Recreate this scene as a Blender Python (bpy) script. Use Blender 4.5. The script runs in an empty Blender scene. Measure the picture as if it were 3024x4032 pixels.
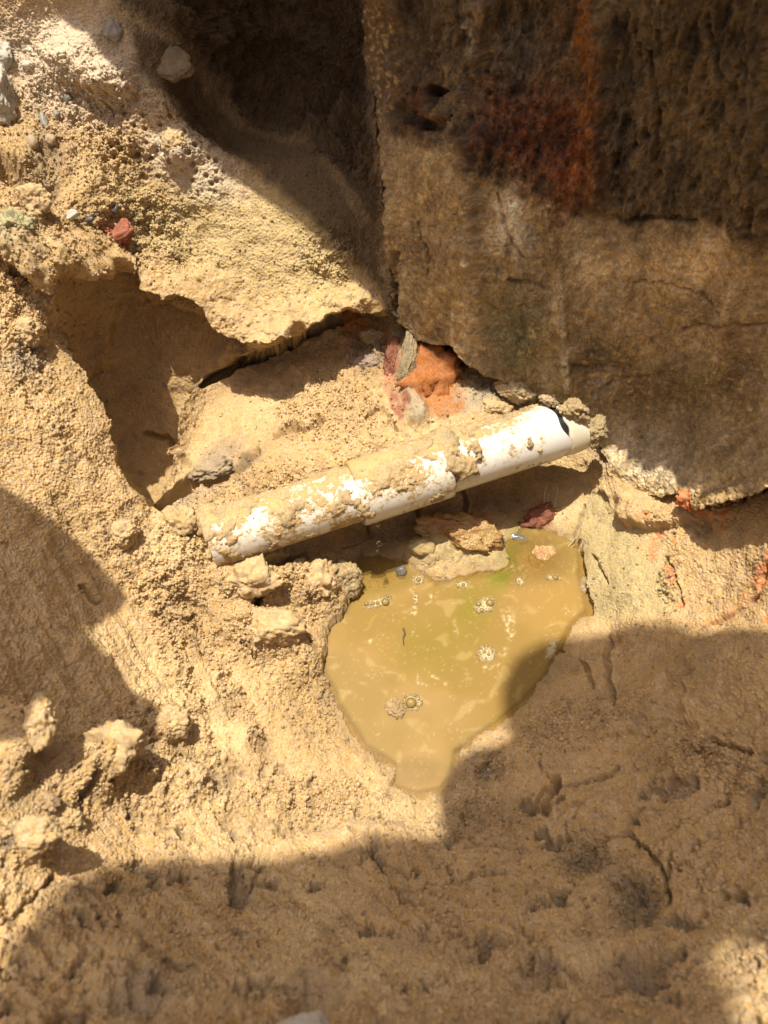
import bpy, bmesh, math, random
import numpy as np
from concurrent.futures import ThreadPoolExecutor
from mathutils import Vector, Matrix

random.seed(7)
rng = np.random.default_rng(11)
C = bpy.context.scene.collection
scene = bpy.context.scene

# ------------------------------------------------------------------ camera
PITCH = math.radians(56.0)
CAM = np.array([0.0, -0.418, 0.62])
TV = math.tan(math.radians(33.5))
FW = np.array([0.0, math.cos(PITCH), -math.sin(PITCH)])
UP = np.array([0.0, math.sin(PITCH), math.cos(PITCH)])
RT = np.array([1.0, 0.0, 0.0])
cam_data = bpy.data.cameras.new('camera')
cam = bpy.data.objects.new('camera', cam_data)
C.objects.link(cam)
cam.location = CAM
cam.rotation_euler = (math.radians(90) - PITCH, 0, 0)
cam_data.sensor_fit = 'VERTICAL'
cam_data.sensor_height = 36.0
cam_data.lens = 18.0 / TV
cam_data.clip_start = 0.01
cam_data.clip_end = 500
cam_data.dof.use_dof = True
cam_data.dof.focus_distance = 0.72
cam_data.dof.aperture_fstop = 9.0
scene.camera = cam


def ray(px, py):
    px = np.asarray(px, float)
    py = np.asarray(py, float)
    a = (px - 1512.0) / 2016.0 * TV
    b = (2016.0 - py) / 2016.0 * TV
    return FW + a[..., None] * RT + b[..., None] * UP


def at_t(px, py, t):
    return CAM + ray(px, py) * np.asarray(t)[..., None]


def t_z(px, py, z):
    return (CAM[2] - z) / (-ray(px, py)[..., 2])


def t_y(px, py, y):
    return (y - CAM[1]) / ray(px, py)[..., 1]


# ------------------------------------------------------------------ light
SUN = ray(1950, 4550)
SUN = SUN / np.linalg.norm(SUN)                       # the way the sunlight travels
sun_data = bpy.data.lights.new('sun', 'SUN')
sun_data.energy = 4.9
sun_data.angle = math.radians(0.55)
sun_data.color = (1.0, 0.93, 0.79)
sun = bpy.data.objects.new('sun', sun_data)
C.objects.link(sun)
sun.rotation_euler = Vector(SUN).to_track_quat('-Z', 'Y').to_euler()
sun.location = (0, 0, 5)
world = bpy.data.worlds.new('World')
scene.world = world
world.use_nodes = True
wn = world.node_tree
bg = wn.nodes['Background']
sky = wn.nodes.new('ShaderNodeTexSky')
sky.sky_type = 'NISHITA'
sky.sun_disc = False
sky.sun_elevation = math.asin(-SUN[2])
sky.sun_rotation = math.atan2(-SUN[0], -SUN[1])
sky.air_density = 0.5
sky.dust_density = 5.0
sky.ozone_density = 0.0
wn.links.new(sky.outputs[0], bg.inputs[0])
bg.inputs[1].default_value = 0.115
scene.view_settings.view_transform = 'Standard'
scene.view_settings.look = 'None'
scene.view_settings.exposure = 0.64
scene.view_settings.gamma = 1.0


# ------------------------------------------------------------------ noise in numpy
def _hash(ix, iy, iz, seed):
    h = (ix.astype(np.int64) * 374761393 + iy.astype(np.int64) * 668265263 + iz.astype(np.int64) * 2147483647 * 3 + seed * 1274126177)
    h = h & 0xFFFFFFFF
    h = ((h ^ (h >> 13)) * 1274126177) & 0xFFFFFFFF
    h = ((h ^ (h >> 16)) * 2246822519) & 0xFFFFFFFF
    return (h ^ (h >> 15)) & 0xFFFFFFFF


def vnoise(P, scale, seed=0):
    """gradient noise, about -1..1"""
    Q = P * scale
    I = np.floor(Q)
    F = (Q - I).astype(np.float32)
    I = I.astype(np.int64)
    W = F * F * F * (F * (F * 6 - 15) + 10)
    out = np.zeros(P.shape[:-1], np.float32)
    for dx in (0, 1):
        wx = W[..., 0] if dx else 1 - W[..., 0]
        for dy in (0, 1):
            wy = W[..., 1] if dy else 1 - W[..., 1]
            for dz in (0, 1):
                wz = W[..., 2] if dz else 1 - W[..., 2]
                h = _hash(I[..., 0] + dx, I[..., 1] + dy, I[..., 2] + dz, seed)
                gx = ((h & 1023).astype(np.float32) / 511.5 - 1)
                gy = (((h >> 10) & 1023).astype(np.float32) / 511.5 - 1)
                gz = (((h >> 20) & 1023).astype(np.float32) / 511.5 - 1)
                out += wx * wy * wz * (gx * (F[..., 0] - dx) + gy * (F[..., 1] - dy) + gz * (F[..., 2] - dz))
    return out * 1.5


def fbm(P, scale, octaves=4, seed=0, gain=0.5):
    s = 0
    a = 1.0
    for k in range(octaves):
        s = s + a * vnoise(P, scale * 2 ** k, seed + k * 17)
        a *= gain
    return s


def worley(P, scale, seed=0):
    """distance to the nearest feature point (F1), cell units"""
    Q = P * scale
    I = np.floor(Q).astype(np.int64)
    F = (Q - I).astype(np.float32)
    best = np.full(P.shape[:-1], 9.0, np.float32)
    for dx in (-1, 0, 1):
        for dy in (-1, 0, 1):
            for dz in (-1, 0, 1):
                h = _hash(I[..., 0] + dx, I[..., 1] + dy, I[..., 2] + dz, seed)
                a = (h & 1023).astype(np.float32) / 1023 + dx - F[..., 0]
                b = ((h >> 10) & 1023).astype(np.float32) / 1023 + dy - F[..., 1]
                c = ((h >> 20) & 1023).astype(np.float32) / 1023 + dz - F[..., 2]
                np.minimum(best, a * a + b * b + c * c, out=best)
    return np.sqrt(best)


def threaded(f):
    def g(P, scale, seed=0):
        if P.ndim < 3 or P.shape[0] < 64:
            return f(P, scale, seed)
        with ThreadPoolExecutor(8) as ex:
            return np.concatenate(list(ex.map(lambda Q: f(Q, scale, seed), np.array_split(P, 32))))
    return g


vnoise, worley = threaded(vnoise), threaded(worley)


def smooth(a, b, x):
    t = np.clip((x - a) / (b - a), 0, 1)
    return t * t * (3 - 2 * t)


# ------------------------------------------------------------------ survey grid of the hole (in photograph pixels, margins outside the frame)
def axis(lo, a, b, hi, fine, coarse):
    return np.concatenate([np.arange(lo, a, coarse), np.arange(a, b, fine), np.arange(b, hi + 1, coarse)]).astype(float)


FINE = 2.9
UA = axis(-900, -40, 3064, 3900, FINE, 20)
VA = axis(-500, -40, 4072, 4700, FINE, 20)
GX, GY = np.meshgrid(UA, VA)
print('grid', GX.shape)


class Spline:
    """thin plate through survey points, in inverse depth (planes stay planes)"""
    def __init__(self, pts):
        P = np.array([(p[0], p[1]) for p in pts], float) / 1000
        w = []
        for p in pts:
            f = t_z if p[2] == 'z' else t_y
            w.append(1.0 / f(np.float64(p[0]), np.float64(p[1]), p[3]))
        n = len(P)
        r = np.linalg.norm(P[:, None] - P[None], axis=2)
        K = np.where(r > 0, r * r * np.log(r + 1e-9), 0) + np.eye(n) * 2e-4
        A = np.zeros((n + 3, n + 3))
        A[:n, :n] = K
        A[:n, n:] = np.c_[np.ones(n), P]
        A[n:, :n] = A[:n, n:].T
        s = np.linalg.solve(A, np.r_[w, 0, 0, 0])
        self.P, self.c, self.a = P, s[:n], s[n:]

    def _raw(self, X, Y):
        s = self.a[0] + self.a[1] * X + self.a[2] * Y
        for (px, py), c in zip(self.P, self.c):
            r2 = (X - px) ** 2 + (Y - py) ** 2
            s = s + c * 0.5 * r2 * np.log(r2 + 1e-12)
        return s

    def grid(self, X, Y):
        cx = np.arange(UA[0] - 40, UA[-1] + 80, 40.0)
        cy = np.arange(VA[0] - 40, VA[-1] + 80, 40.0)
        G = self._raw(*np.meshgrid(cx / 1000, cy / 1000))
        # cubic (Catmull-Rom) resampling along both axes
        def up(G, c, q):
            f = (q - c[0]) / 40.0
            i = np.clip(np.floor(f).astype(int), 1, len(c) - 3)
            t = (f - i)[:, None]
            a, b, d, e = G[i - 1], G[i], G[i + 1], G[i + 2]
            return b + 0.5 * t * (d - a + t * (2 * a - 5 * b + 4 * d - e + t * (3 * (b - d) + e - a)))
        H = up(G, cy, VA)
        return 1.0 / np.clip(up(H.T.copy(), cx, UA).T, 0.35, 6.0)


def bank(px, py, a=0.12, b=0.10, k=1.2):
    """y where the ray meets the upper sand bank z = b + k (y - a)"""
    d = ray(np.float64(px), np.float64(py))
    # CAM.z + t dz = b + k (CAM.y + t dy - a)
    t = (b + k * (CAM[1] - a) - CAM[2]) / (d[2] - k * d[1])
    return CAM[1] + t * d[1]


M_PTS = [
    # left bank, ridge and rim
    (-800, 200, 'z', .27), (-800, 1200, 'z', .24), (-800, 2500, 'z', .22), (-800, 3600, 'z', .22), (-800, 4600, 'z', .26),
    (-200, 900, 'z', .25), (-100, 2000, 'z', .165), (-100, 2900, 'z', .17), (-100, 3500, 'z', .17),
    (120, 1090, 'z', .215), (290, 1400, 'z', .17), (430, 1700, 'z', .14), (540, 1930, 'z', .11), (620, 2020, 'z', .088),
    (60, 1500, 'z', .195), (100, 2000, 'z', .15), (320, 2000, 'z', .125), (300, 2350, 'z', .105), (450, 2300, 'z', .085), (80, 2500, 'z', .14), (100, 2850, 'z', .14), (420, 2650, 'z', .09),
    (600, 2800, 'z', .07), (600, 2400, 'z', .062), (850, 2700, 'z', .04), (800, 2400, 'z', .042), (1000, 2900, 'z', .032),
    (100, 3250, 'z', .15), (380, 3050, 'z', .105), (100, 3650, 'z', .16), (550, 3300, 'z', .09), (850, 3150, 'z', .06),
    (900, 3400, 'z', .075), (1200, 3300, 'z', .042), (1200, 3550, 'z', .085), (1000, 3850, 'z', .15), (1500, 3650, 'z', .105), (1500, 4000, 'z', .18),
    (400, 4000, 'z', .21), (400, 3700, 'z', .16), (1500, 4600, 'z', .32), (700, 4600, 'z', .32),
    # near right
    (2000, 3600, 'z', .09), (2500, 4000, 'z', .19), (2500, 4600, 'z', .32), (2900, 3500, 'z', .15), (2500, 3350, 'z', .085), (2100, 3250, 'z', .042),
    (2900, 3900, 'z', .20), (3700, 4000, 'z', .27), (3700, 3000, 'z', .25), (2700, 3100, 'z', .095), (2000, 3000, 'z', .012), (2350, 2900, 'z', .033),
    (2300, 2650, 'z', .014), (2700, 2700, 'z', .075), (2950, 2500, 'z', .11), (2950, 2150, 'z', .115), (3500, 2300, 'z', .22), (2950, 2850, 'z', .12),
    # pool bed
    (1500, 2350, 'z', -.006), (1800, 2500, 'z', -.03), (1600, 2800, 'z', -.025), (1500, 2650, 'z', -.03), (2050, 2450, 'z', -.02), (1950, 2700, 'z', -.02),
    (1650, 3030, 'z', -.006), (2180, 2380, 'z', -.006), (2000, 2250, 'z', -.004),
    # shores
    (1380, 2330, 'z', .006), (1350, 2500, 'z', .004), (1300, 2720, 'z', .004), (1420, 2920, 'z', .005), (1560, 3090, 'z', .008), (1760, 3090, 'z', .006), (1950, 2850, 'z', .003), (2170, 2650, 'z', .003),
    (2310, 2380, 'z', .005), (1700, 2200, 'z', .008), (2280, 2200, 'z', .008), (2150, 2150, 'z', .001), (1700, 3200, 'z', .03), (1550, 3220, 'z', .032),
    # right clay and wall foot
    (2450, 2300, 'z', .035), (2400, 2100, 'z', .03), (2650, 2350, 'z', .06), (2650, 2100, 'z', .07), (2420, 1950, 'z', .035), (2330, 1800, 'z', .035), (2600, 1960, 'z', .065),
    # under and behind the pipe
    (1950, 2020, 'z', .003), (1700, 2080, 'z', .003), (1500, 2180, 'z', .003), (1300, 2200, 'z', .015), (2200, 1880, 'z', .012), (2100, 1800, 'z', .02),
    (1800, 1900, 'z', .025), (1500, 2000, 'z', .025), (1150, 2120, 'z', .035), (1650, 1750, 'z', .078), (1350, 1830, 'z', .078), (1950, 1660, 'z', .088),
    (1100, 1900, 'z', .076), (900, 2000, 'z', .074), (1200, 1650, 'z', .078), (1000, 1750, 'z', .066), (1300, 1450, 'z', .076), (1450, 1350, 'z', .075), (1050, 1480, 'z', .062), (800, 1650, 'z', .052),
    (720, 1850, 'z', .052), (1600, 1500, 'z', .08), (1800, 1450, 'z', .084), (1950, 1520, 'z', .09), (1100, 2280, 'z', .04), (1000, 2480, 'z', .035), (760, 2110, 'z', .075), (700, 2280, 'z', .07),
    (1620, 1300, 'z', .09), (1700, 1330, 'z', .085),
    # right of the wall foot and beyond
    (3300, 1900, 'z', .2), (3024, 1300, 'z', .09), (2300, 1300, 'z', .08), (3600, 1000, 'z', .25),
]
U_PTS = []
for (px, py) in [(1440, 1230), (1200, 1330), (1000, 1400), (600, 700), (100, 200), (1000, 1000), (1300, 900), (500, 1000), (800, 500), (1300, 1100), (300, 400), (800, 1250), (600, 1100)]:
    U_PTS.append((px, py, 'y', bank(px, py)))
U_PTS += [(180, 1050, 'y', .075), (-100, 700, 'y', .15), (-500, 300, 'y', .24), (-800, -300, 'y', .30), (200, -200, 'y', .31), (900, 200, 'y', .36), (1150, 350, 'y', .36), (1380, 600, 'y', .25), (900, -300, 'y', .42),
          (700, 120, 'y', .30), (520, 150, 'y', .275), (1400, 100, 'y', .36),
          (400, 1400, 'y', .112), (500, 1600, 'y', .085), (330, 1250, 'y', .118), (600, 1500, 'y', .104), (700, 1550, 'y', .10), (550, 1850, 'y', .028), (620, 1980, 'y', -.01), (700, 1750, 'y', .055),
          (1460, 1100, 'y', .165), (1480, 900, 'y', .20), (1650, 700, 'y', .25), (2200, 700, 'y', .3), (2200, 1400, 'y', .2), (3000, 500, 'y', .3)]
W_PTS = [
    (1400, -400, 'y', .23), (1420, 0, 'y', .30), (1470, 400, 'y', .25), (1500, 800, 'y', .185), (1530, 1100, 'y', .158), (1560, 1300, 'y', .13),
    (1700, 0, 'y', .215), (1700, 500, 'y', .175), (1700, 900, 'y', .145), (1700, 1300, 'y', .115),
    (1850, 0, 'y', .18), (1860, 600, 'y', .135), (1860, 1000, 'y', .105), (1870, 1350, 'y', .087), (1900, 1480, 'y', .075),
    (2150, 0, 'y', .175), (2150, 500, 'y', .14), (2150, 1000, 'y', .105), (2170, 1400, 'y', .08), (2180, 1580, 'y', .07), (2150, 1800, 'y', .06),
    (2400, 0, 'y', .13), (2450, 600, 'y', .11), (2450, 1000, 'y', .09), (2400, 1400, 'y', .07), (2400, 1650, 'y', .058), (2420, 1850, 'y', .012), (2450, 2000, 'y', -.015),
    (2700, 0, 'y', .10), (2700, 600, 'y', .085), (2700, 1000, 'y', .065), (2700, 1400, 'y', .045), (2650, 1700, 'y', .022), (2680, 1900, 'y', -.035),
    (3000, 0, 'y', .065), (3000, 600, 'y', .045), (3000, 1000, 'y', .03), (3000, 1500, 'y', -.01), (2950, 1800, 'y', -.06), (3000, 2000, 'y', -.11),
    (3700, 0, 'y', -.05), (3700, 1000, 'y', -.08), (3700, 1800, 'y', -.16), (2400, -400, 'y', .13), (3700, -400, 'y', -.04),
]
TM, TU, TW = Spline(M_PTS).grid(GX, GY), Spline(U_PTS).grid(GX, GY), Spline(W_PTS).grid(GX, GY)


# ------------------------------------------------------------------ outlines on the survey grid
def pts_dist(X, Y, poly, closed=False):
    """distance to a polyline and the side of it (+1 on its left as drawn with y down)"""
    P = np.array(poly, float)
    if closed:
        P = np.r_[P, P[:1]]
    best = np.full(X.shape, 1e9, np.float32)
    side = np.zeros(X.shape, np.float32)
    for (ax, ay), (bx, by) in zip(P[:-1], P[1:]):
        dx, dy = bx - ax, by - ay
        L2 = dx * dx + dy * dy
        t = np.clip(((X - ax) * dx + (Y - ay) * dy) / L2, 0, 1)
        d = np.hypot(X - ax - t * dx, Y - ay - t * dy)
        s = np.sign(dx * (Y - ay) - dy * (X - ax))
        m = d < best
        best = np.where(m, d, best)
        side = np.where(m, s, side)
    return best, side


def inside(X, Y, poly):
    P = np.array(poly, float)
    r = np.zeros(X.shape, bool)
    j = len(P) - 1
    for i in range(len(P)):
        xi, yi = P[i]
        xj, yj = P[j]
        if yi != yj:
            c = ((yi > Y) != (yj > Y)) & (X < (xj - xi) * (Y - yi) / (yj - yi) + xi)
            r ^= c
        j = i
    return r


# wobble of every outline
PX3 = np.stack([GX, GY, np.zeros_like(GX)], -1).astype(np.float32)
WOB1 = fbm(PX3, 1 / 60.0, 3, 5)
WOB2 = fbm(PX3, 1 / 60.0, 3, 55)
WX, WY = GX + 16 * WOB1, GY + 16 * WOB2


def window(poly, pad):
    P = np.array(poly, float)
    i0, i1 = np.searchsorted(UA, [P[:, 0].min() - pad, P[:, 0].max() + pad])
    j0, j1 = np.searchsorted(VA, [P[:, 1].min() - pad, P[:, 1].max() + pad])
    return slice(max(j0, 0), j1), slice(max(i0, 0), i1)


def sdf(poly, pad=200, wob=1.0):
    """signed distance in pixels, positive inside; only near the outline"""
    out = np.full(GX.shape, -float(pad), np.float32)
    w = window(poly, pad)
    X = GX[w] + wob * 16 * WOB1[w]
    Y = GY[w] + wob * 16 * WOB2[w]
    d, _ = pts_dist(X, Y, poly, True)
    out[w] = np.where(inside(X, Y, poly), d, -d)
    return out


def area(poly, blur=20, wob=1.0):
    return smooth(-blur, blur, sdf(poly, blur + 60, wob))


def spot(cx, cy, rx, ry, ang=0, soft=0.5, wob=1.0):
    w = window([(cx - rx - ry, cy - rx - ry), (cx + rx + ry, cy + rx + ry)], 60)
    out = np.zeros(GX.shape, np.float32)
    X = GX[w] + wob * 16 * WOB1[w] - cx
    Y = GY[w] + wob * 16 * WOB2[w] - cy
    c, s = math.cos(math.radians(ang)), math.sin(math.radians(ang))
    r = np.hypot((X * c + Y * s) / rx, (-X * s + Y * c) / ry)
    out[w] = 1 - smooth(1 - soft, 1 + soft * 0.4, r)
    return out


def line(poly, width, wob=1.0, soft=0.6):
    out = np.zeros(GX.shape, np.float32)
    w = window(poly, width * 3 + 40)
    d, _ = pts_dist(GX[w] + wob * 12 * WOB1[w], GY[w] + wob * 12 * WOB2[w], poly)
    out[w] = 1 - smooth(width * (1 - soft), width * (1 + soft), d)
    return out


def ledge(poly, rise, reach, edge=7.0, wob=1.4):
    """raise the ground on the left hand of the line, dying away over `reach` pixels"""
    out = np.zeros(GX.shape, np.float32)
    w = window(poly, reach * 3)
    d, s = pts_dist(GX[w] + wob * 16 * WOB1[w], GY[w] + wob * 16 * WOB2[w], poly)
    P = np.array(poly, float)
    ends = np.minimum(np.hypot(GX[w] - P[0, 0], GY[w] - P[0, 1]), np.hypot(GX[w] - P[-1, 0], GY[w] - P[-1, 1]))
    q = smooth(0, edge, d * -s) * np.exp(-(d / reach) ** 2) * smooth(0, 60, ends)
    out[w] = rise * q
    return out


UPPER = [(-1000, -600), (1440, -600), (1430, 0), (1470, 400), (1505, 800), (1535, 1100), (1545, 1255), (1440, 1228), (1330, 1235), (1240, 1275), (1130, 1335), (1040, 1380), (930, 1420), (780, 1505), (700, 1640), (690, 1800),
         (640, 1960), (600, 2000), (540, 1940), (470, 1800), (430, 1640), (340, 1500), (290, 1400), (235, 1240), (190, 1120), (110, 1080), (0, 1000), (-300, 900), (-1000, 700)]
WALL = [(1430, -600), (1428, 0), (1470, 400), (1505, 800), (1535, 1100), (1548, 1262), (1600, 1300), (1660, 1340), (1800, 1370), (1850, 1440), (1980, 1500), (2090, 1545), (2150, 1580), (2260, 1620), (2330, 1680), (2370, 1790), (2425, 1895), (2510, 1940),
        (2620, 1960), (2680, 1950), (2760, 2010), (2860, 1990), (3024, 1930), (3400, 1850), (4200, 1800), (4200, -600)]
sU = sdf(UPPER, 400)
sW = sdf(WALL, 400)
inU = sU > 0
T_pit = np.where(inU, TU, TM)
rampW = np.clip(sW / 60.0, 0, 1)
T_in = np.maximum(T_pit, TW + 0.0) + 0.0
# behind the wall the sand goes back; in front of it the wall sinks back behind the sand
blend = smooth(-50, 0, sW)
T_foot = T_pit * (1 - blend) + np.minimum(np.maximum(T_pit, TW - 0.03), TW + 0.03) * blend
T_pit = np.where(sW > 0, TW + 0.006 + 0.04 * rampW, T_pit)
T_wall = np.where(sW > 0, TW, np.maximum(TW, T_pit) + 0.005 + 0.05 * np.clip(-sW / 80.0, 0, 1))
T_wall = np.where(sW > -400, T_wall, TW + 0.06)

P_pit = at_t(GX, GY, T_pit)
P_wall = at_t(GX, GY, T_wall)


def normals(P):
    du = np.gradient(P, axis=1)
    dv = np.gradient(P, axis=0)
    n = np.cross(dv, du)
    n /= np.linalg.norm(n, axis=2, keepdims=True) + 1e-12
    return n


N_M, N_U, N_W = normals(at_t(GX, GY, TM)), normals(at_t(GX, GY, TU)), normals(at_t(GX, GY, TW))
N_pit = np.where(inU[..., None], N_U, N_M)


def surf(px, py):
    """the point of the hole's surface that was surveyed at this pixel"""
    i = int(np.clip(np.searchsorted(UA, px), 0, len(UA) - 1))
    j = int(np.clip(np.searchsorted(VA, py), 0, len(VA) - 1))
    return (P_wall if sW[j, i] > 0 else P_pit)[j, i].copy()


# ------------------------------------------------------------------ relief of the sand
F32 = P_pit.astype(np.float32)
POOL = [(1370, 2200), (1400, 2170), (1560, 2190), (1640, 2230), (1720, 2290), (1850, 2260), (2000, 2240), (1990, 2150), (2060, 2060), (2170, 2080), (2290, 2130), (2290, 2260), (2320, 2400), (2250, 2470), (2160, 2650), (2060, 2770), (1930, 2870),
        (1800, 2960), (1785, 3050), (1740, 3110), (1640, 3130), (1540, 3095), (1560, 3020), (1430, 2940), (1395, 2880), (1330, 2780), (1310, 2720), (1262, 2640), (1255, 2580), (1290, 2460), (1350, 2400), (1385, 2330)]
sP = sdf(POOL, 300, 0.8)
sP = sP + (8 * fbm(PX3, 1 / 38.0, 3, 65) + 3 * fbm(PX3, 1 / 11.0, 2, 66)) * (np.abs(sP) < 60)
wet = smooth(-70, 5, sP)
under_water = smooth(-10, 30, sP)

crumb = np.zeros(GX.shape, np.float32)      # how lumpy the sand is
for s in [(780, 2110, 240, 150, 0), (1000, 2300, 160, 130, 0), (1000, 2500, 220, 150, 20), (1200, 2320, 160, 170, 0), (1180, 2700, 200, 260, -40), (330, 3030, 190, 190, 0), (650, 3080, 260, 170, 15), (620, 2860, 150, 150, 0),
          (60, 3350, 160, 120, 0), (20, 2950, 90, 220, 0), (1250, 3150, 400, 110, 5), (250, 500, 420, 300, 0), (120, 820, 260, 300, 0), (90, 1300, 110, 400, -15), (180, 1560, 110, 300, -20), (1300, 1600, 260, 200, 0), (1000, 1950, 330, 130, -15),
          (1900, 1480, 200, 120, 20), (2030, 1540, 150, 80, 25), (1450, 1380, 130, 140, 0), (1900, 3010, 130, 90, 0), (1900, 3200, 250, 120, 0), (2290, 3370, 130, 120, 0), (2500, 3540, 150, 130, 0), (2800, 2980, 300, 120, 20), (2300, 2850, 280, 130, -20),
          (2700, 2050, 130, 60, 0), (2640, 2250, 40, 200, 5), (2820, 1990, 200, 60, -10), (600, 2250, 170, 120, 30), (480, 2090, 100, 110, 0), (1300, 1000, 120, 130, 0), (650, 1020, 180, 90, 0), (480, 870, 300, 140, 0)]:
    crumb = np.maximum(crumb, spot(*s, soft=0.7))
for pl, wd in [([(720, 2430), (860, 2600), (930, 2760), (1000, 2900)], 45), ([(560, 2320), (700, 2620), (760, 2800), (830, 3000), (870, 3170)], 50)]:
    crumb = np.maximum(crumb, line(pl, wd))
recess = area([(560, -200), (1380, -300), (1420, 200), (1450, 700), (1350, 640), (1130, 470), (900, 290), (700, 110)], 70)
crumb = np.maximum(crumb, .9 * recess)
crumb *= 1 - 0.85 * under_water
WOBL = fbm(F32, 14.0, 3, 31)
crumb = np.clip(crumb * (0.9 + 0.6 * WOBL) + 0.10 * smooth(0.1, 0.6, WOBL), 0, 1.2)
fine = 1 - 0.8 * under_water
clay = np.maximum(area([(2280, 1900), (2420, 1960), (2470, 2070), (2600, 2100), (2620, 2200), (2660, 2420), (2330, 2440), (2300, 2300), (2260, 2150)], 40), 0.9 * spot(1800, 2150, 300, 90, 0))
near = smooth(2900, 3800, GY)

H = np.zeros(GX.shape, np.float32)
H += 0.0045 * fbm(F32, 18, 3, 3)
clump = 0.62 - worley(F32 + 0.006 * np.stack([WOB1, WOB2, WOB1], -1), 75, 9)
clump2 = 0.6 - worley(F32, 190, 19)
H += crumb * (0.0068 * np.clip(clump, -.35, .6) + .0034 * fbm(F32, 55, 5, 23, .68)) + (.0 + .6 * crumb) * 0.0036 * clump2 * (1 - .5 * clay)
H += (0.5 + 0.6 * crumb) * (1 - .6 * clay) * 0.0028 * fbm(F32, 90, 3, 13)
grain = .6 * (0.55 - worley(F32, 620, 29)) + .45 * vnoise(F32, 480, 30)
H += fine * (0.6 + 0.7 * crumb) * (1 - .55 * clay) * 0.0019 * grain
H += crumb * 0.0016 * (0.55 - worley(F32, 330, 129))
H += fine * (1 - .3 * clay) * 0.0012 * vnoise(F32, 800, 41)
# the porous crust of the upper bank and the pits in the shaded near sand
por = np.maximum(spot(560, 540, 260, 200, 30), spot(760, 650, 180, 130, 30)) * 0.9
por = np.maximum(por, near * smooth(-.1, .5, fbm(F32, 12, 2, 77)) * 0.8)
H -= por * 0.006 * smooth(.42, .16, worley(F32, 130, 49))
H += near * 0.0065 * fbm(F32, 34, 4, 87, .6) * np.clip(.6 + fbm(F32, 10, 2, 88), 0, 1.3)
H *= (1 - 0.8 * smooth(-0, 60, sP))

nz = fbm(F32, 40, 4, 241, .6)
H -= .0075 * smooth(.28, .62, nz) * (.15 + .85 * smooth(2700, 3300, GY)) * (1 - under_water)
# cracks and holes
for pl, wd, dp in [
    ([(1080, 1695), (1150, 1668), (1200, 1690), (1262, 1650)], 12, .014), ([(815, 1885), (880, 1855), (940, 1838), (1005, 1775)], 20, .03), ([(640, 1990), (700, 1935), (780, 1872)], 20, .035),
    ([(800, 1505), (930, 1432), (1040, 1395), (1130, 1350), (1240, 1300), (1330, 1258)], 16, .04), ([(1010, 2200), (1030, 2290), (1012, 2370)], 18, .03), ([(1050, 2230), (1110, 2210), (1200, 2190)], 16, .02),
    ([(2296, 1984), (2268, 2111), (2305, 2275), (2323, 2412)], 7, .008), ([(2330, 2190), (2350, 2230), (2385, 2290)], 6, .005), ([(2620, 2184), (2651, 2248), (2679, 2376)], 5, .006), ([(2733, 2485), (2934, 2376), (3024, 2230)], 6, .006),
    ([(848, 3201), (911, 3274), (1039, 3337)], 7, .008), ([(1558, 3479), (1676, 3474), (1877, 3447), (1986, 3447)], 8, .009), ([(2270, 3078), (2332, 3066), (2400, 3050)], 7, .008), ([(2186, 3070), (2180, 3130), (2150, 3160)], 18, .016),
    ([(1440, 1640), (1500, 1600), (1560, 1690)], 7, .008), ([(740, 1830), (640, 1700), (560, 1690)], 9, .01), ([(1720, 3210), (1900, 3330), (2060, 3370)], 6, .006), ([(430, 2930), (620, 2925), (750, 2980), (830, 3040)], 8, .012),
    ([(0, 3640), (120, 3560), (210, 3450)], 8, .008), ([(2388, 2500), (2380, 2590), (2410, 2760)], 10, .009), ([(330, 2310), (390, 2370)], 9, .008), ([(1190, 2480), (1230, 2560)], 7, .008), ([(950, 2540), (1010, 2590)], 7, .007), ([(1440, 2000), (1460, 2100)], 6, .004),
    ([(1650, 1960), (1655, 2060)], 8, .008), ([(1830, 1930), (1830, 2040)], 8, .008), ([(2640, 3390), (2620, 3480)], 8, .01), ([(2080, 3200), (2140, 3110), (2300, 3075), (2420, 3020)], 7, .009), ([(2330, 3330), (2480, 3290), (2600, 3400), (2640, 3560)], 9, .010), ([(1980, 3620), (2150, 3690), (2320, 3700)], 9, .009), ([(1700, 3700), (1760, 3690), (1830, 3660)], 7, .007), ([(1380, 3290), (1440, 3330), (1500, 3400), (1620, 3430)], 8, .007), ([(2700, 2990), (2820, 2930), (2950, 2960)], 10, .009), ([(2200, 2560), (2290, 2600), (2330, 2700)], 7, .006), ([(2200, 3230), (2330, 3190)], 6, .006), ([(2730, 2960), (2725, 3010)], 6, .007),
    ([(30, 1080), (110, 1110), (190, 1100)], 14, .02), ([(0, 640), (90, 700), (200, 720)], 40, .03)]:
    H -= dp * line(pl, wd)
for s, dp in [((1904, 3000, 110, 70, 0), .010), ((2290, 3360, 110, 90, 0), .014), ((2500, 3550, 110, 120, -30), .014), ((2200, 3690, 140, 60, 0), .006), ((2530, 3810, 80, 80, 0), .012), ((1860, 3750, 130, 30, 0), .006), ((2420, 2520, 40, 30, 0), .006),
              ((180, 700, 130, 150, 20), .02), ((920, 430, 260, 150, 30), .03), ((780, 2420, 90, 40, 30), .006), ((640, 3110, 60, 50, 0), .012), ((780, 3060, 45, 55, 0), .01), ((2640, 2920, 60, 90, 20), .006), ((500, 1320, 200, 90, 60), .006),
              ((2770, 2070, 40, 50, 0), .012), ((2380, 3820, 160, 120, 0), .010), ((560, 3900, 170, 110, 0), .010), ((1250, 3950, 120, 60, 0), .012)]:
    H -= dp * spot(*s, soft=.8)
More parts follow.
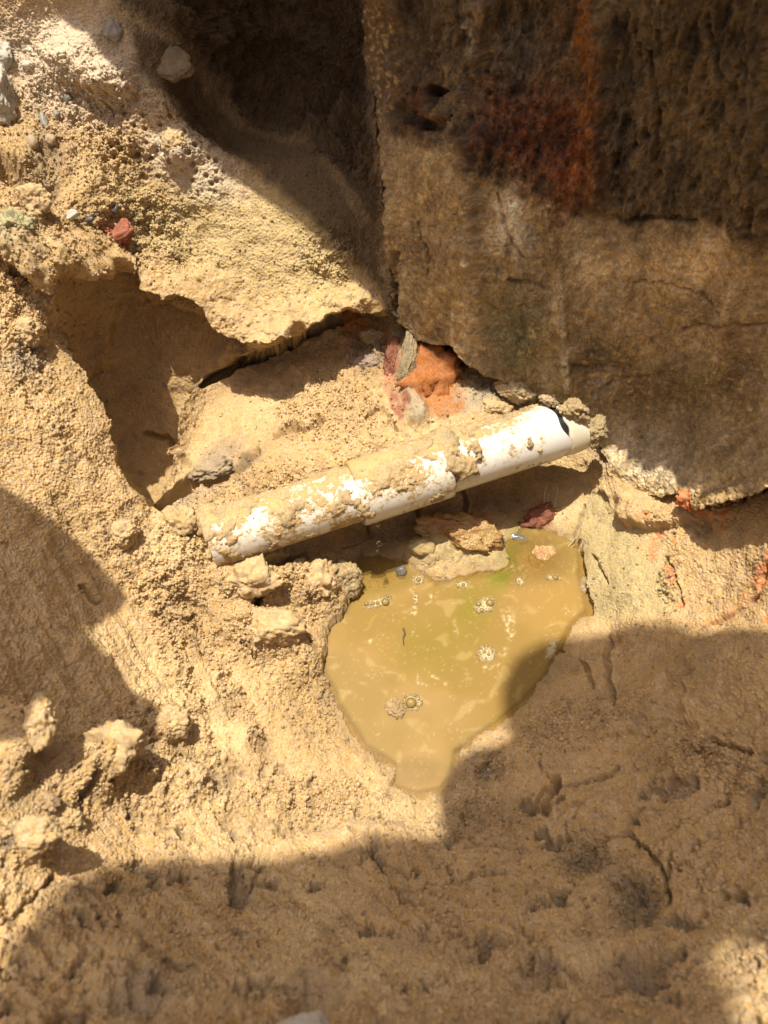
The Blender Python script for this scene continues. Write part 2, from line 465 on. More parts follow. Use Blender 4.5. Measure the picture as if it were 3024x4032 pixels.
for s, dp in [((720, 2110, 170, 120, -10), .010), ((985, 2290, 130, 95, 0), .014), ((1180, 2290, 90, 110, 0), .013), ((1300, 2290, 85, 120, 0), .012), ((1000, 2480, 200, 110, 20), .018), ((1190, 2600, 120, 130, 0), .008), ((350, 3010, 150, 130, 0), .03),
              ((720, 3090, 110, 80, 20), .012), ((560, 3040, 90, 70, 0), .012), ((640, 2870, 110, 120, 0), .014), ((60, 3330, 130, 70, 10), .03), ((20, 2950, 90, 160, 0), .03), ((1700, 2150, 150, 60, -5), .014), ((1850, 2130, 110, 90, 0), .012),
              ((2160, 2190, 80, 80, 0), .012), ((2500, 2020, 160, 60, 15), .008), ((2440, 1880, 140, 80, 30), .012), ((1480, 3300, 190, 60, 0), .010), ((1960, 3290, 60, 30, 0), .006), ((2330, 3180, 180, 90, 0), .012), ((2850, 2650, 240, 130, 0), .010),
              ((640, 2500, 110, 60, 35), .006), ((700, 2430, 60, 40, 30), .006), ((2700, 3020, 120, 50, 20), .008), ((440, 330, 110, 80, 20), .02), ((300, 240, 160, 130, 20), .02), ((700, 590, 70, 80, 0), .014), ((90, 830, 120, 90, 0), .018), ((1560, 2800, 45, 40, 0), .022),
              ((70, 1000, 120, 90, 0), .02), ((150, 1230, 60, 120, -10), .015), ((1480, 2920, 80, 40, 30), .008), ((2230, 3720, 160, 70, 0), .008), ((1250, 3850, 220, 90, 0), .01), ((830, 2740, 90, 40, 60), .006), ((970, 2900, 60, 60, 0), .008)]:
    H += dp * spot(*s, soft=1.0)
H += .012 * line([(1560, 1280), (1590, 1400), (1600, 1520), (1650, 1640)], 34, soft=.8)
for pl, rise, reach in [([(1180, 3290), (1300, 3262), (1500, 3240), (1603, 3222), (1720, 3205)], -.014, 60), ([(2720, 2660), (2700, 2780), (2720, 2880)], .006, 90), 
                        ([(560, 2360), (640, 2550), (730, 2740)], .008, 80), ([(680, 2500), (780, 2560), (850, 2650)], -.006, 60), ([(2423, 2002), (2460, 2066), (2560, 2090), (2697, 2066), (2788, 2056)], .012, 90), ([(1700, 1880), (1950, 1700)], .004, 60),
                        ([(1150, 1560), (1300, 1500), (1420, 1500)], -.006, 60), ([(960, 1800), (1100, 1740), (1250, 1700)], -.006, 60), ([(2200, 3000), (2500, 2880), (2640, 2700)], .005, 70),
                        ([(185, 1085), (260, 1060), (370, 1055)], .03, 100), ([(900, 1440), (1040, 1382), (1130, 1337), (1240, 1277), (1330, 1237), (1450, 1230)], .016, 70), ([(530, 1120), (620, 1160), (790, 1180), (850, 1260), (985, 1345), (1080, 1340), (1190, 1305)], .030, 120)]:
    H += ledge(pl, rise, reach)
# strokes of the spade down the smooth faces
def strokes(ang, w, sc, seed):
    c, s_ = math.cos(math.radians(ang)), math.sin(math.radians(ang))
    q = np.stack([(GX * c + GY * s_) * .12, -GX * s_ + GY * c, GX * 0], -1).astype(np.float32)
    return w * fbm(q, sc, 3, seed)


smo = 1 - np.clip(crumb * 1.5, 0, 1)
H += 0.0030 * strokes(58, smo * area([(-200, 1800), (420, 1750), (1100, 2700), (1000, 3000), (600, 2850), (-200, 2900)], 120), 1 / 60, 701)
H += 0.0034 * strokes(-35, smo * area([(2050, 2900), (2400, 2450), (3100, 2450), (3100, 3500), (2200, 3500)], 160), 1 / 70, 711)
H += 0.0028 * strokes(40, smo * area([(600, 3250), (1700, 3250), (1900, 3500), (1500, 4100), (0, 4100), (0, 3650)], 160), 1 / 80, 721)
# strata in the undercut, slanting strokes on the left bank
H -= recess * (.004 + .022 * fbm(F32, 22, 5, 801, .62))
H -= .020 * area([(490, 1175), (620, 1195), (800, 1235), (985, 1372), (1050, 1365), (930, 1432), (780, 1512), (700, 1640), (690, 1800), (600, 1990), (470, 1800), (330, 1540), (420, 1440)], 22) * inU
H += 0.0012 * inU * smooth(1200, 1450, GY) * vnoise(np.stack([F32[..., 0] * .25 + F32[..., 2] * .3, F32[..., 1] * .25, F32[..., 2] * 1.2], -1), 150, 61)
P_pit = P_pit + N_pit * H[..., None]
zi = np.where(sP > 0, np.minimum(P_pit[..., 2], -.0012 - .004 * smooth(0, 60, sP)), np.where(sP > -90, np.maximum(P_pit[..., 2], .0012 + .003 * smooth(0, 60, -sP)), P_pit[..., 2]))
k = smooth(-90, -60, sP) * (sW < -30)
P_pit[..., 2] = P_pit[..., 2] * (1 - k) + zi * k

# ------------------------------------------------------------------ relief of the back wall
FW32 = P_wall.astype(np.float32)
fold = fbm(np.stack([GX + .12 * GY + 25 * WOB1, GX * 0, GY * .12], -1).astype(np.float32), 1 / 260.0, 3, 99)
RUSTLINE = [(1548, 525), (1640, 545), (1740, 560), (1830, 590), (1890, 690), (1990, 730), (2100, 790), (2220, 830), (2350, 850), (2480, 890), (2600, 870), (2740, 870), (2860, 930), (3024, 945), (3900, 980), (3900, -600), (1548, -600)]
sR = sdf(RUSTLINE, 200, 1.3)
upper = smooth(-45, 40, sR + 40 * fbm(FW32, 45, 3, 104))
HW = 0.004 * fbm(FW32, 16, 3, 103) + .011 * fold * (1 - .4 * smooth(1300, 1700, GY))
stretch = FW32 * np.array([1.0, 1.0, 0.35], np.float32)
ridge = 1 - np.abs(fbm(stretch, 55, 5, 113, .62))
HW += (0.35 + 0.9 * upper) * 0.0045 * (ridge - .6)
HW += upper * (0.002 * np.clip(sR / 60 + .3, 0, 1) + 0.0045 * (0.6 - worley(stretch, 150, 123)) - .004 * smooth(.25, .1, worley(FW32, 70, 124)))
HW += 0.0016 * fbm(FW32, 120, 4, 125, .65)
HW += (0.5 + 0.6 * upper) * 0.0018 * (0.55 - worley(FW32, 400, 133)) + 0.0008 * vnoise(FW32, 800, 143)
lowgrain = smooth(1500, 1900, GY)
HW += lowgrain * 0.002 * (0.55 - worley(FW32, 330, 153))
for pl, wd, dp in [([(1840, 580), (1860, 800), (1870, 1050), (1880, 1300)], 26, -.006), ([(2130, 830), (2190, 1060), (2215, 1300), (2230, 1520)], 22, -.006), ([(1900, 0), (1890, 300)], 18, -.006), ([(2350, 0), (2345, 400), (2330, 780)], 24, -.005),
                   ([(1700, 355), (1770, 370)], 16, .014), ([(1560, 420), (1660, 490), (1760, 500)], 22, .012), ([(2430, 880), (2560, 860), (2730, 865)], 10, .006), ([(2000, 1100), (2090, 1105), (2160, 1130)], 9, .004), ([(2210, 1430), (2300, 1450), (2480, 1455)], 8, .004),
                   ([(1550, 1000), (1545, 1250)], 12, .01), ([(1640, 880), (1690, 1000), (1680, 1120)], 6, .005), ([(2500, 1130), (2620, 1110), (2760, 1150), (2850, 1240)], 5, .004), ([(2700, 1290), (2900, 1260), (3024, 1280)], 6, .004), ([(2330, 1560), (2420, 1500), (2560, 1480)], 6, .004), ([(1960, 760), (1990, 900), (2060, 1010)], 5, .004), ([(2560, 200), (2600, 420), (2570, 640)], 9, .006), ([(2800, 80), (2860, 300)], 9, .006), ([(2170, 1560), (2260, 1590), (2340, 1660)], 10, -.006)]:
    HW -= dp * line(pl, wd)
P_wall = P_wall + N_W * HW[..., None]

# ------------------------------------------------------------------ colour of the sand (its own colour, with some shade painted in)
def mix(A, col, m):
    m = np.clip(m, 0, 1)[..., None]
    return A * (1 - m) + np.array(col, np.float32) * m


n1, n2, n3 = fbm(F32, 9, 4, 201), fbm(F32, 30, 3, 211), fbm(F32, 160, 3, 221)
SAND = np.zeros(GX.shape + (3,), np.float32) + np.array((.50, .33, .145), np.float32)
SAND = mix(SAND, (.43, .28, .115), smooth(-.1, .6, n1))
SAND = mix(SAND, (.56, .40, .19), smooth(.1, .7, -n1) * .6)
SAND = mix(SAND, (.34, .22, .09), smooth(.25, .8, n2) * .45)
pale = np.maximum(spot(300, 250, 420, 260, 20), spot(760, 640, 260, 140, 35))
SAND = mix(SAND, (.58, .47, .34), pale * .75)
SAND = mix(SAND, (.44, .35, .15), area([(400, 700), (1300, 800), (1480, 1150), (1300, 1260), (900, 1100), (500, 1000)], 120) * .5)
SAND = mix(SAND, (.42, .335, .15), clay * .75)
SAND = mix(SAND, (.33, .27, .17), np.maximum(line([(1560, 1280), (1590, 1400), (1600, 1520), (1650, 1640)], 34), spot(1880, 1560, 200, 60, -20)) * .8)
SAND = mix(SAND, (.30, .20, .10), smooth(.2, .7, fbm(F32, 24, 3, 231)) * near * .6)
SAND = mix(SAND, (.15, .11, .07), smooth(.26, .64, nz) * (.2 + .65 * smooth(2700, 3300, GY)) * .8)  # damp patches, and shade darkened into the hollows of the relief
# damp dark patches, grey veins; shade of bank, hollows and pipe painted in
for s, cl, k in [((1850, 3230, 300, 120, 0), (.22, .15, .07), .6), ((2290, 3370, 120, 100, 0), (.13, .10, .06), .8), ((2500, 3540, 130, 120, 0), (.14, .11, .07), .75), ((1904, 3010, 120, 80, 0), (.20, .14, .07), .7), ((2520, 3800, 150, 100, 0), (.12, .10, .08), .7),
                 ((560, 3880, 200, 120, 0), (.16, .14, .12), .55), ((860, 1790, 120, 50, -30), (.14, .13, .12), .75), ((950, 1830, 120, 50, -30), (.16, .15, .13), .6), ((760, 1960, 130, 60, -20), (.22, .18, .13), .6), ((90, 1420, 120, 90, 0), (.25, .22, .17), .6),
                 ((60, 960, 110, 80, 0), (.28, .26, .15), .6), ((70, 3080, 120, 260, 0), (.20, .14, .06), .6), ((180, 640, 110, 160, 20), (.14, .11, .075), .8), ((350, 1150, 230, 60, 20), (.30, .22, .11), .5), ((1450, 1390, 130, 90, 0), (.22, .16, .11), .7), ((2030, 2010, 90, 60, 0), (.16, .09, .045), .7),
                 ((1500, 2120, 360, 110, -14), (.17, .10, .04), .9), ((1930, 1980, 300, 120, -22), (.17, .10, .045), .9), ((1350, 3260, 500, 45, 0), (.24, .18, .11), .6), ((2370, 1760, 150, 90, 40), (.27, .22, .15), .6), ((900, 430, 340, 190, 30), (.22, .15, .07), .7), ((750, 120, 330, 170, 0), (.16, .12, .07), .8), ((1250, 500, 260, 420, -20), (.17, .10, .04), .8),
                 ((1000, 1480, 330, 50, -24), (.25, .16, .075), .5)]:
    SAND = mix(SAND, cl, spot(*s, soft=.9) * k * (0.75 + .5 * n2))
SAND = mix(SAND, (.075, .042, .016), area([(420, -600), (1440, -600), (1450, 300), (1500, 800), (1490, 980), (1400, 800), (1200, 540), (930, 330), (700, 150), (470, 20)], 45) * .9)  # shade of the upper bank put into the colour
SAND = mix(SAND, (.095, .055, .021), area([(740, 210), (900, 330), (1250, 600), (1490, 960), (1530, 1240), (1500, 1150), (1275, 905), (1100, 755), (920, 605), (720, 435), (540, 270), (520, 90)], 25) * .85)  # shaded strip along the sun line, painted darker
SAND = mix(SAND, (.30, .19, .075), area([(170, 1100), (420, 1060), (800, 1220), (960, 1370), (760, 1530), (690, 1800), (600, 1990), (430, 1640)], 60) * .45)  # cast shade of the undercut pocket, also in the colour
# rust and orange clay
for s, cl, k in [((1690, 1480, 120, 150, -35), (.40, .13, .018), 1), ((1760, 1590, 80, 70, -20), (.38, .14, .03), .9), ((1690, 1360, 90, 50, 10), (.30, .10, .015), .9), ((1540, 1430, 35, 150, -5), (.40, .15, .07), .7), ((1570, 1600, 30, 60, -20), (.25, .07, .035), .9),
                 ((1400, 1260, 60, 45, 0), (.50, .17, .02), .9), ((430, 920, 70, 32, 45), (.38, .085, .03), 1), ((2715, 1975, 45, 50, 20), (.75, .18, .03), 1), ((2760, 2010, 40, 30, 0), (.72, .18, .03), .9), ((2960, 1930, 80, 25, -20), (.55, .17, .05), .8), ((2870, 2030, 22, 70, 25), (.62, .2, .05), .8),
                 ((2990, 2270, 25, 170, 35), (.50, .19, .06), .9), ((2880, 2390, 30, 130, 55), (.5, .24, .09), .6), ((2590, 2110, 45, 16, -20), (.6, .2, .06), .8), ((2565, 2170, 22, 40, 10), (.58, .2, .07), .8), ((2640, 2270, 16, 50, 0), (.6, .22, .08), .6), ((1890, 2090, 70, 80, 10), (.42, .17, .06), .85), ((2170, 2220, 60, 60, 0), (.46, .2, .08), .7),
                 ((2130, 2040, 60, 50, 30), (.25, .07, .03), .95), ((1600, 1760, 45, 20, -30), (.5, .18, .05), .9), ((1700, 1730, 140, 30, -20), (.42, .25, .10), .4)]:
    SAND = mix(SAND, cl, spot(*s, soft=.5, wob=2.0) * k * np.clip(.9 + .8 * n3 + .4 * n2, 0, 1))
# scattered orange flecks on the right
fl = smooth(.5, .62, fbm(F32, 75, 2, 251)) * area([(2480, 2050), (3024, 2000), (3024, 2460), (2500, 2420), (2600, 2250)], 60)
SAND = mix(SAND, (.62, .2, .05), fl * .85)
# algae
for s, k in [((2030, 2100, 45, 70, 15), .8), ((1990, 2200, 40, 70, 20), .7), ((1480, 2240, 90, 60, 0), .35), ((1850, 2070, 30, 20, 0), .9)]:
    SAND = mix(SAND, (.20, .21, .03), spot(*s, soft=1.0) * k)
SAND = mix(SAND, (.25, .165, .065), wet * .6)
speck = smooth(.47, .62, vnoise(F32, 210, 261)) * smooth(-.2, .4, vnoise(F32, 35, 271))
SAND = mix(SAND, (.10, .085, .075), speck * .55)
SAND *= (1 + .13 * n3)[..., None]
ROUGH = np.clip(.78 - .40 * wet - .22 * clay - .1 * under_water, .18, 1)

m1, m2, m3 = fbm(FW32, 14, 4, 301), fbm(stretch, 45, 4, 311), fbm(FW32, 150, 3, 321)
WALLC = np.zeros(GX.shape + (3,), np.float32) + np.array((.31, .235, .135), np.float32)
WALLC = mix(WALLC, (.20, .14, .07), smooth(-.1, .6, m1))
WALLC = mix(WALLC, (.33, .28, .21), smooth(.1, .6, m2) * .5)
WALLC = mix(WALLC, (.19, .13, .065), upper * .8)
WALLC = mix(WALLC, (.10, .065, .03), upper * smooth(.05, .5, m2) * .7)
for s, cl, k in [((1640, 420, 110, 160, 0), (.16, .05, .008), .9), ((2100, 520, 260, 190, 25), (.17, .046, .010), 1), ((2240, 600, 190, 290, 0), (.19, .05, .010), 1), ((2060, 330, 200, 260, 0), (.13, .05, .018), .7), ((2320, 250, 48, 430, 0), (.42, .16, .025), .95), ((2290, 690, 70, 130, -10), (.34, .11, .016), .7), ((1990, 560, 160, 130, 0), (.13, .034, .008), .9), ((2210, 100, 90, 250, 0), (.13, .06, .02), .7), ((1920, 560, 90, 130, 0), (.12, .04, .01), .8),
                 ((2050, 200, 110, 170, 0), (.18, .165, .13), .7), ((1870, 90, 22, 120, 0), (.75, .68, .56), .9), ((1880, 0, 30, 150, 0), (.45, .3, .2), .6), ((2420, 90, 70, 180, 5), (.28, .23, .17), .6), ((2420, 520, 60, 110, 0), (.26, .22, .19), .5), ((1690, 200, 90, 170, 0), (.045, .03, .018), .8), ((1660, 490, 110, 30, 25), (.02, .014, .01), .9),
                 ((1720, 365, 50, 22, 10), (.012, .008, .006), .95), ((1570, 260, 60, 300, 0), (.09, .06, .03), .7), ((1480, 200, 110, 480, 0), (.07, .04, .018), .95), ((1690, 760, 170, 180, 0), (.28, .205, .10), .8), ((1990, 850, 60, 150, 15), (.60, .53, .43), .85), ((2065, 930, 45, 120, 10), (.55, .50, .42), .8), ((1640, 1000, 90, 130, 0), (.12, .09, .045), .7), ((1740, 1010, 60, 60, 0), (.16, .075, .03), .6),  # tall dark strip at the left edge: corner shade put into the colour
                 ((1690, 1180, 160, 140, 0), (.23, .17, .075), .7), ((2020, 1290, 150, 240, 0), (.105, .105, .055), 1), ((2340, 1390, 150, 120, 0), (.12, .095, .065), .9), ((2225, 1330, 28, 260, -3), (.46, .42, .31), .8), ((2350, 960, 230, 130, 0), (.33, .27, .18), .8), ((2680, 1060, 280, 120, 0), (.50, .38, .23), .9), ((2360, 1080, 130, 180, 0), (.54, .44, .30), .85), ((2560, 1280, 330, 100, 0), (.40, .30, .18), .6), ((2500, 1250, 300, 160, 0), (.22, .16, .085), .6),
                 ((2330, 1530, 90, 70, -20), (.24, .2, .18), .6), ((2620, 1530, 330, 120, 0), (.12, .092, .05), .8), ((2560, 1800, 220, 120, 20), (.40, .355, .29), .85), ((2850, 1480, 230, 60, -25), (.15, .125, .04), .7), ((2800, 1750, 220, 160, 0), (.21, .17, .10), .6), ((2200, 1620, 90, 40, 30), (.28, .22, .13), .8), ((2640, 1410, 90, 30, 10), (.3, .25, .2), .4), ((2850, 350, 300, 500, 0), (.20, .145, .08), .5),
                 ((1950, 1100, 60, 120, 0), (.30, .24, .14), .6)]:
    WALLC = mix(WALLC, cl, spot(*s, soft=.8, wob=1.6) * k * np.clip(.85 + .5 * m2, 0, 1))
WALLC = mix(WALLC, (.34, .25, .12), smooth(.12, .45, vnoise(FW32, 240, 331)) * (1 - .7 * upper) * .75 * smooth(-.3, .3, m1))
WALLC = mix(WALLC, (.05, .033, .02), line([(1548, 525), (1740, 560), (1830, 590), (1890, 690), (2220, 830), (2480, 890), (2740, 870), (3024, 945)], 10) * .35 * smooth(-.2, .5, m2))
WALLC *= ((1 + (.40 + .15 * upper) * m3 + .3 * vnoise(FW32, 420, 341)) * (1.4 - .72 * upper) * np.clip(1 + (.32 + .45 * upper) * m2 + (.3 + .2 * upper) * m1 + (.25 + .6 * upper) * (ridge - .72), .18, 2.0))[..., None]  # overhang shade painted in: upper part darker, creases of the relief too
WALLC *= np.array((1.06, .98, .80), np.float32)
WROUGH = np.clip(.62 + .2 * m1 - .25 * spot(2100, 1300, 300, 250) - .15 * upper, .25, 1)


# ------------------------------------------------------------------ materials
def mat(name):
    m = bpy.data.materials.new(name)
    m.use_nodes = True
    nt = m.node_tree
    return m, nt, nt.nodes['Principled BSDF']


def link(nt, a, b):
    nt.links.new(a, b)


def earth_material(name, grain_scale, bump, spec):
    m, nt, b = mat(name)
    N = nt.nodes.new
    at = N('ShaderNodeAttribute'); at.attribute_name = 'tint'
    ar = N('ShaderNodeAttribute'); ar.attribute_name = 'gloss'
    tc = N('ShaderNodeTexCoord')
    no = N('ShaderNodeTexNoise'); no.inputs['Scale'].default_value = grain_scale; no.inputs['Detail'].default_value = 2.0
    vo = N('ShaderNodeTexVoronoi'); vo.inputs['Scale'].default_value = grain_scale * .62
    link(nt, tc.outputs['Object'], no.inputs['Vector']); link(nt, tc.outputs['Object'], vo.inputs['Vector'])
    r = N('ShaderNodeMapRange'); r.inputs[1].default_value = .3; r.inputs[2].default_value = .7; r.inputs[3].default_value = .78; r.inputs[4].default_value = 1.2
    link(nt, no.outputs['Fac'], r.inputs[0])
    hs = N('ShaderNodeHueSaturation')
    link(nt, at.outputs['Color'], hs.inputs['Color']); link(nt, r.outputs[0], hs.inputs['Value'])
    sp = N('ShaderNodeSeparateColor'); link(nt, vo.outputs['Color'], sp.inputs[0])
    r2 = N('ShaderNodeMapRange'); r2.inputs[3].default_value = .8; r2.inputs[4].default_value = 1.1
    link(nt, sp.outputs[0], r2.inputs[0]); link(nt, r2.outputs[0], hs.inputs['Saturation'])
    link(nt, hs.outputs[0], b.inputs['Base Color'])
    link(nt, ar.outputs['Fac'], b.inputs['Roughness'])
    b.inputs['Specular IOR Level'].default_value = spec
    ad = N('ShaderNodeTexNoise'); ad.inputs['Scale'].default_value = grain_scale * 1.6; ad.inputs['Detail'].default_value = 3.0; ad.inputs['Roughness'].default_value = .65
    link(nt, tc.outputs['Object'], ad.inputs['Vector'])
    bp = N('ShaderNodeBump'); bp.inputs['Strength'].default_value = bump; bp.inputs['Distance'].default_value = .0016
    link(nt, ad.outputs['Fac'], bp.inputs['Height']); link(nt, bp.outputs[0], b.inputs['Normal'])
    return m


M_sand = earth_material('moist_sand', 900, .75, .45)
M_wall = earth_material('rusty_earth', 700, .8, .4)


def grid_object(name, P, col, rough, material, keep=None):
    h, w = P.shape[:2]
    idx = np.arange(h * w).reshape(h, w)
    q = np.stack([idx[:-1, :-1], idx[1:, :-1], idx[1:, 1:], idx[:-1, 1:]], -1).reshape(-1, 4)
    if keep is not None:
        k = (keep[:-1, :-1] | keep[1:, :-1] | keep[1:, 1:] | keep[:-1, 1:]).reshape(-1)
        q = q[k]
        used = np.unique(q)
        rm = np.zeros(h * w, np.int64); rm[used] = np.arange(len(used))
        q = rm[q]
        V, cc, rr = P.reshape(-1, 3)[used], col.reshape(-1, 3)[used], rough.reshape(-1)[used]
    else:
        V, cc, rr = P.reshape(-1, 3), col.reshape(-1, 3), rough.reshape(-1)
    me = bpy.data.meshes.new(name)
    me.vertices.add(len(V)); me.vertices.foreach_set('co', V.astype(np.float32).ravel())
    me.loops.add(len(q) * 4); me.loops.foreach_set('vertex_index', q.astype(np.int32).ravel())
    me.polygons.add(len(q)); me.polygons.foreach_set('loop_start', np.arange(0, len(q) * 4, 4, dtype=np.int32))
    me.polygons.foreach_set('use_smooth', np.ones(len(q), bool))
    a = me.attributes.new('tint', 'FLOAT_COLOR', 'POINT')
    a.data.foreach_set('color', np.c_[np.clip(cc, 0.004, .9), np.ones(len(cc))].astype(np.float32).ravel())
    g = me.attributes.new('gloss', 'FLOAT', 'POINT')
    g.data.foreach_set('value', rr.astype(np.float32))
    me.update()
    me.materials.append(material)
    o = bpy.data.objects.new(name, me)
    C.objects.link(o)
    return o


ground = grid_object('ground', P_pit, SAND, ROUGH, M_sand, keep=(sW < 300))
ground['kind'] = 'structure'
# the land round the hole, out to the horizon
h_, w_ = GX.shape
loop = [(0, i) for i in range(w_ - 1)] + [(j, w_ - 1) for j in range(h_ - 1)] + [(h_ - 1, i) for i in range(w_ - 1, 0, -1)] + [(j, 0) for j in range(h_ - 1, 0, -1)]
RV = []
for j, i in loop[::2]:
    p = (P_wall if sW[j, i] > 0 else P_pit)[j, i]
    d = np.array([p[0], p[1] + .1]); d /= np.linalg.norm(d)
    q = np.array([d[0] * .95, d[1] * .95, .645])
    us = np.linspace(0, 1, 26)
    seg = [p + (q - p) * u + np.array([0, 0, .5]) * (q[2] - p[2]) * u * (1 - u) for u in us]
    RV.append(seg + [[d[0] * 1.2, d[1] * 1.2, .65], [d[0] * 3, d[1] * 3, .65], [d[0] * 12, d[1] * 12, .65], [d[0] * 200, d[1] * 200, .65]])
RV = np.array(RV + RV[:1], float)
RV[:, 1:27] += (np.minimum(np.arange(1, 27) / 6, 1)[None] * (.035 * fbm(RV[:, 1:27].astype(np.float32), 7, 5, 901, .6)))[..., None] * np.array([.5, .5, 1])
RC = mix(np.zeros(RV.shape, np.float32) + np.array((.46, .31, .13), np.float32), (.26, .17, .075), smooth(-.2, .6, fbm(RV.astype(np.float32), 9, 5, 911, .65)))
land = grid_object('terrain', RV, RC, np.full(RV.shape[:2], .8), M_sand)
land['kind'] = 'structure'
wall = grid_object('earth_wall', P_wall, WALLC, WROUGH, M_wall, keep=(sW > -130))
wall['label'] = 'dark rust-stained earth wall rising in shade behind the white pipe'
wall['category'] = 'wall'


# ------------------------------------------------------------------ small helpers for objects
def mesh_object(name, V, F, material, parent=None, smooth_faces=True):
    me = bpy.data.meshes.new(name)
    me.from_pydata([tuple(v) for v in V], [], [tuple(f) for f in F])
    me.update()
    if smooth_faces:
        me.polygons.foreach_set('use_smooth', np.ones(len(me.polygons), bool))
    if material:
        me.materials.append(material)
    o = bpy.data.objects.new(name, me)
    C.objects.link(o)
    if parent:
        o.parent = parent
    return o


def tag(o, label, cat, group=None):
    o['label'] = label
    o['category'] = cat
    if group:
        o['group'] = group
    return o


# ------------------------------------------------------------------ water
def water_mesh():
    xs = np.arange(-.16, .30, .0012)
    ys = np.arange(-.30, .06, .0012)
    X, Y = np.meshgrid(xs, ys)
    P = np.stack([X, Y, np.zeros_like(X)], -1)
    # pixel of each point, to know where the pool lies
    d = P - CAM
    f = d @ FW
    px = (d @ RT) / f / TV * 2016 + 1512
    py = 2016 - (d @ UP) / f / TV * 2016
    return P, px, py


WP, wpx, wpy = water_mesh()
wf = WP.astype(np.float32)
q1 = fbm(wf, 16, 3, 401); q2 = fbm(wf + .02 * np.stack([q1, -q1, q1], -1), 60, 4, 411)
wd, _ = pts_dist(wpx, wpy, POOL, True)
win = inside(wpx, wpy, POOL)
wsd = np.where(win, wd, -wd)
WP[..., 2] = 0.0 + .0004 * q1


def wspot(cx, cy, rx, ry, ang=0, soft=.6):
    X, Y = wpx - cx + 14 * q2, wpy - cy + 14 * q1
    c, s = math.cos(math.radians(ang)), math.sin(math.radians(ang))
    return 1 - smooth(1 - soft, 1 + soft * .5, np.hypot((X * c + Y * s) / rx, (-X * s + Y * c) / ry))


WC = np.zeros(WP.shape, np.float32) + np.array((.225, .147, .045), np.float32)
WC = mix(WC, (.27, .172, .06), smooth(-.2, .5, q1) * .7)
for s, cl, k in [((1700, 2560, 200, 150, 0), (.19, .14, .03), .7), ((1850, 2400, 90, 130, 10), (.17, .14, .022), .6), ((1980, 2230, 60, 110, 15), (.13, .15, .015), .9), ((1480, 2270, 130, 90, 0), (.30, .22, .06), .6), ((2200, 2400, 140, 130, 0), (.28, .175, .05), .6), ((1650, 3040, 110, 80, 0), (.30, .20, .07), .5)]:
    WC = mix(WC, cl, wspot(*s, soft=.9) * k)
swirl = smooth(.30, .6, fbm(np.stack([wf[..., 0] * .5 + .3 * wf[..., 1] + .02 * q1, wf[..., 1] - .35 * wf[..., 0] + .03 * q1, wf[..., 2]], -1), 75, 4, 421))
frag = smooth(.3, .6, fbm(wf, 430, 3, 431)) * smooth(.05, .4, q2 + .1)
WC = mix(WC, (.36, .27, .11), swirl * .35)
WC = mix(WC, (.55, .45, .26), frag * .22)
for pl, wdt in [([(1360, 2440), (1420, 2390), (1520, 2370), (1620, 2330), (1640, 2290)], 16), ([(1635, 2350), (1640, 2400), (1620, 2440), (1625, 2480)], 9), ([(1680, 2370), (1730, 2330)], 10), ([(1975, 2380), (2020, 2440), (2015, 2500), (1985, 2560)], 13), ([(1785, 2440), (1800, 2490), (1850, 2505)], 11), ([(1390, 2500), (1410, 2470)], 9), ([(1440, 2560), (1490, 2500)], 7),
               ([(1545, 2610), (1560, 2650)], 8), ([(2230, 2400), (2280, 2450)], 14), ([(1900, 2640), (1960, 2600)], 10), ([(1700, 2660), (1760, 2700)], 6), ([(1630, 2600), (1650, 2700), (1680, 2710)], 6), ([(1960, 2240), (2080, 2230), (2060, 2290)], 12)]:
    d, _ = pts_dist(wpx + 22 * q2, wpy + 22 * q1, pl)
    WC = mix(WC, (.55, .46, .28), (1 - smooth(wdt * .2, wdt * 1.5, d)) * np.clip(.35 + 1.0 * q2, 0, .65) * smooth(-.15, .35, fbm(wf, 300, 2, 441)))
# shallow, clearer water near the shore
clear = np.maximum(.75 * wspot(1490, 2250, 150, 90, 0, .6), .65 * wspot(2080, 2200, 150, 110, 0, .8))
clear = np.maximum(clear, .85 * smooth(32, -6, wsd))
clear = np.maximum(clear, .35 * wspot(1640, 3050, 120, 70, 0, .6))

m_water, nt, b = mat('muddy_water')
a = nt.nodes.new('ShaderNodeAttribute'); a.attribute_name = 'tint'
link(nt, a.outputs['Color'], b.inputs['Base Color'])
b.inputs['Roughness'].default_value = .06
b.inputs['IOR'].default_value = 1.33
b.inputs['Specular IOR Level'].default_value = .3
b.inputs['Subsurface Weight'].default_value = .25
b.inputs['Subsurface Radius'].default_value = (1.0, .7, .3)
b.inputs['Subsurface Scale'].default_value = .012
g = nt.nodes.new('ShaderNodeAttribute'); g.attribute_name = 'gloss'
tr = nt.nodes.new('ShaderNodeBsdfTransparent'); tr.inputs[0].default_value = (.93, .85, .6, 1)
gl = nt.nodes.new('ShaderNodeBsdfGlossy'); gl.inputs['Roughness'].default_value = .05
fr = nt.nodes.new('ShaderNodeFresnel'); fr.inputs[0].default_value = 1.33
mx0 = nt.nodes.new('ShaderNodeMixShader'); link(nt, fr.outputs[0], mx0.inputs[0]); link(nt, tr.outputs[0], mx0.inputs[1]); link(nt, gl.outputs[0], mx0.inputs[2])
mx = nt.nodes.new('ShaderNodeMixShader')
link(nt, g.outputs['Fac'], mx.inputs[0]); link(nt, b.outputs[0], mx.inputs[1]); link(nt, mx0.outputs[0], mx.inputs[2])
link(nt, mx.outputs[0], nt.nodes['Material Output'].inputs[0])
water = grid_object('water', WP, WC, clear, m_water, keep=(wsd > -60))
water['kind'] = 'structure'

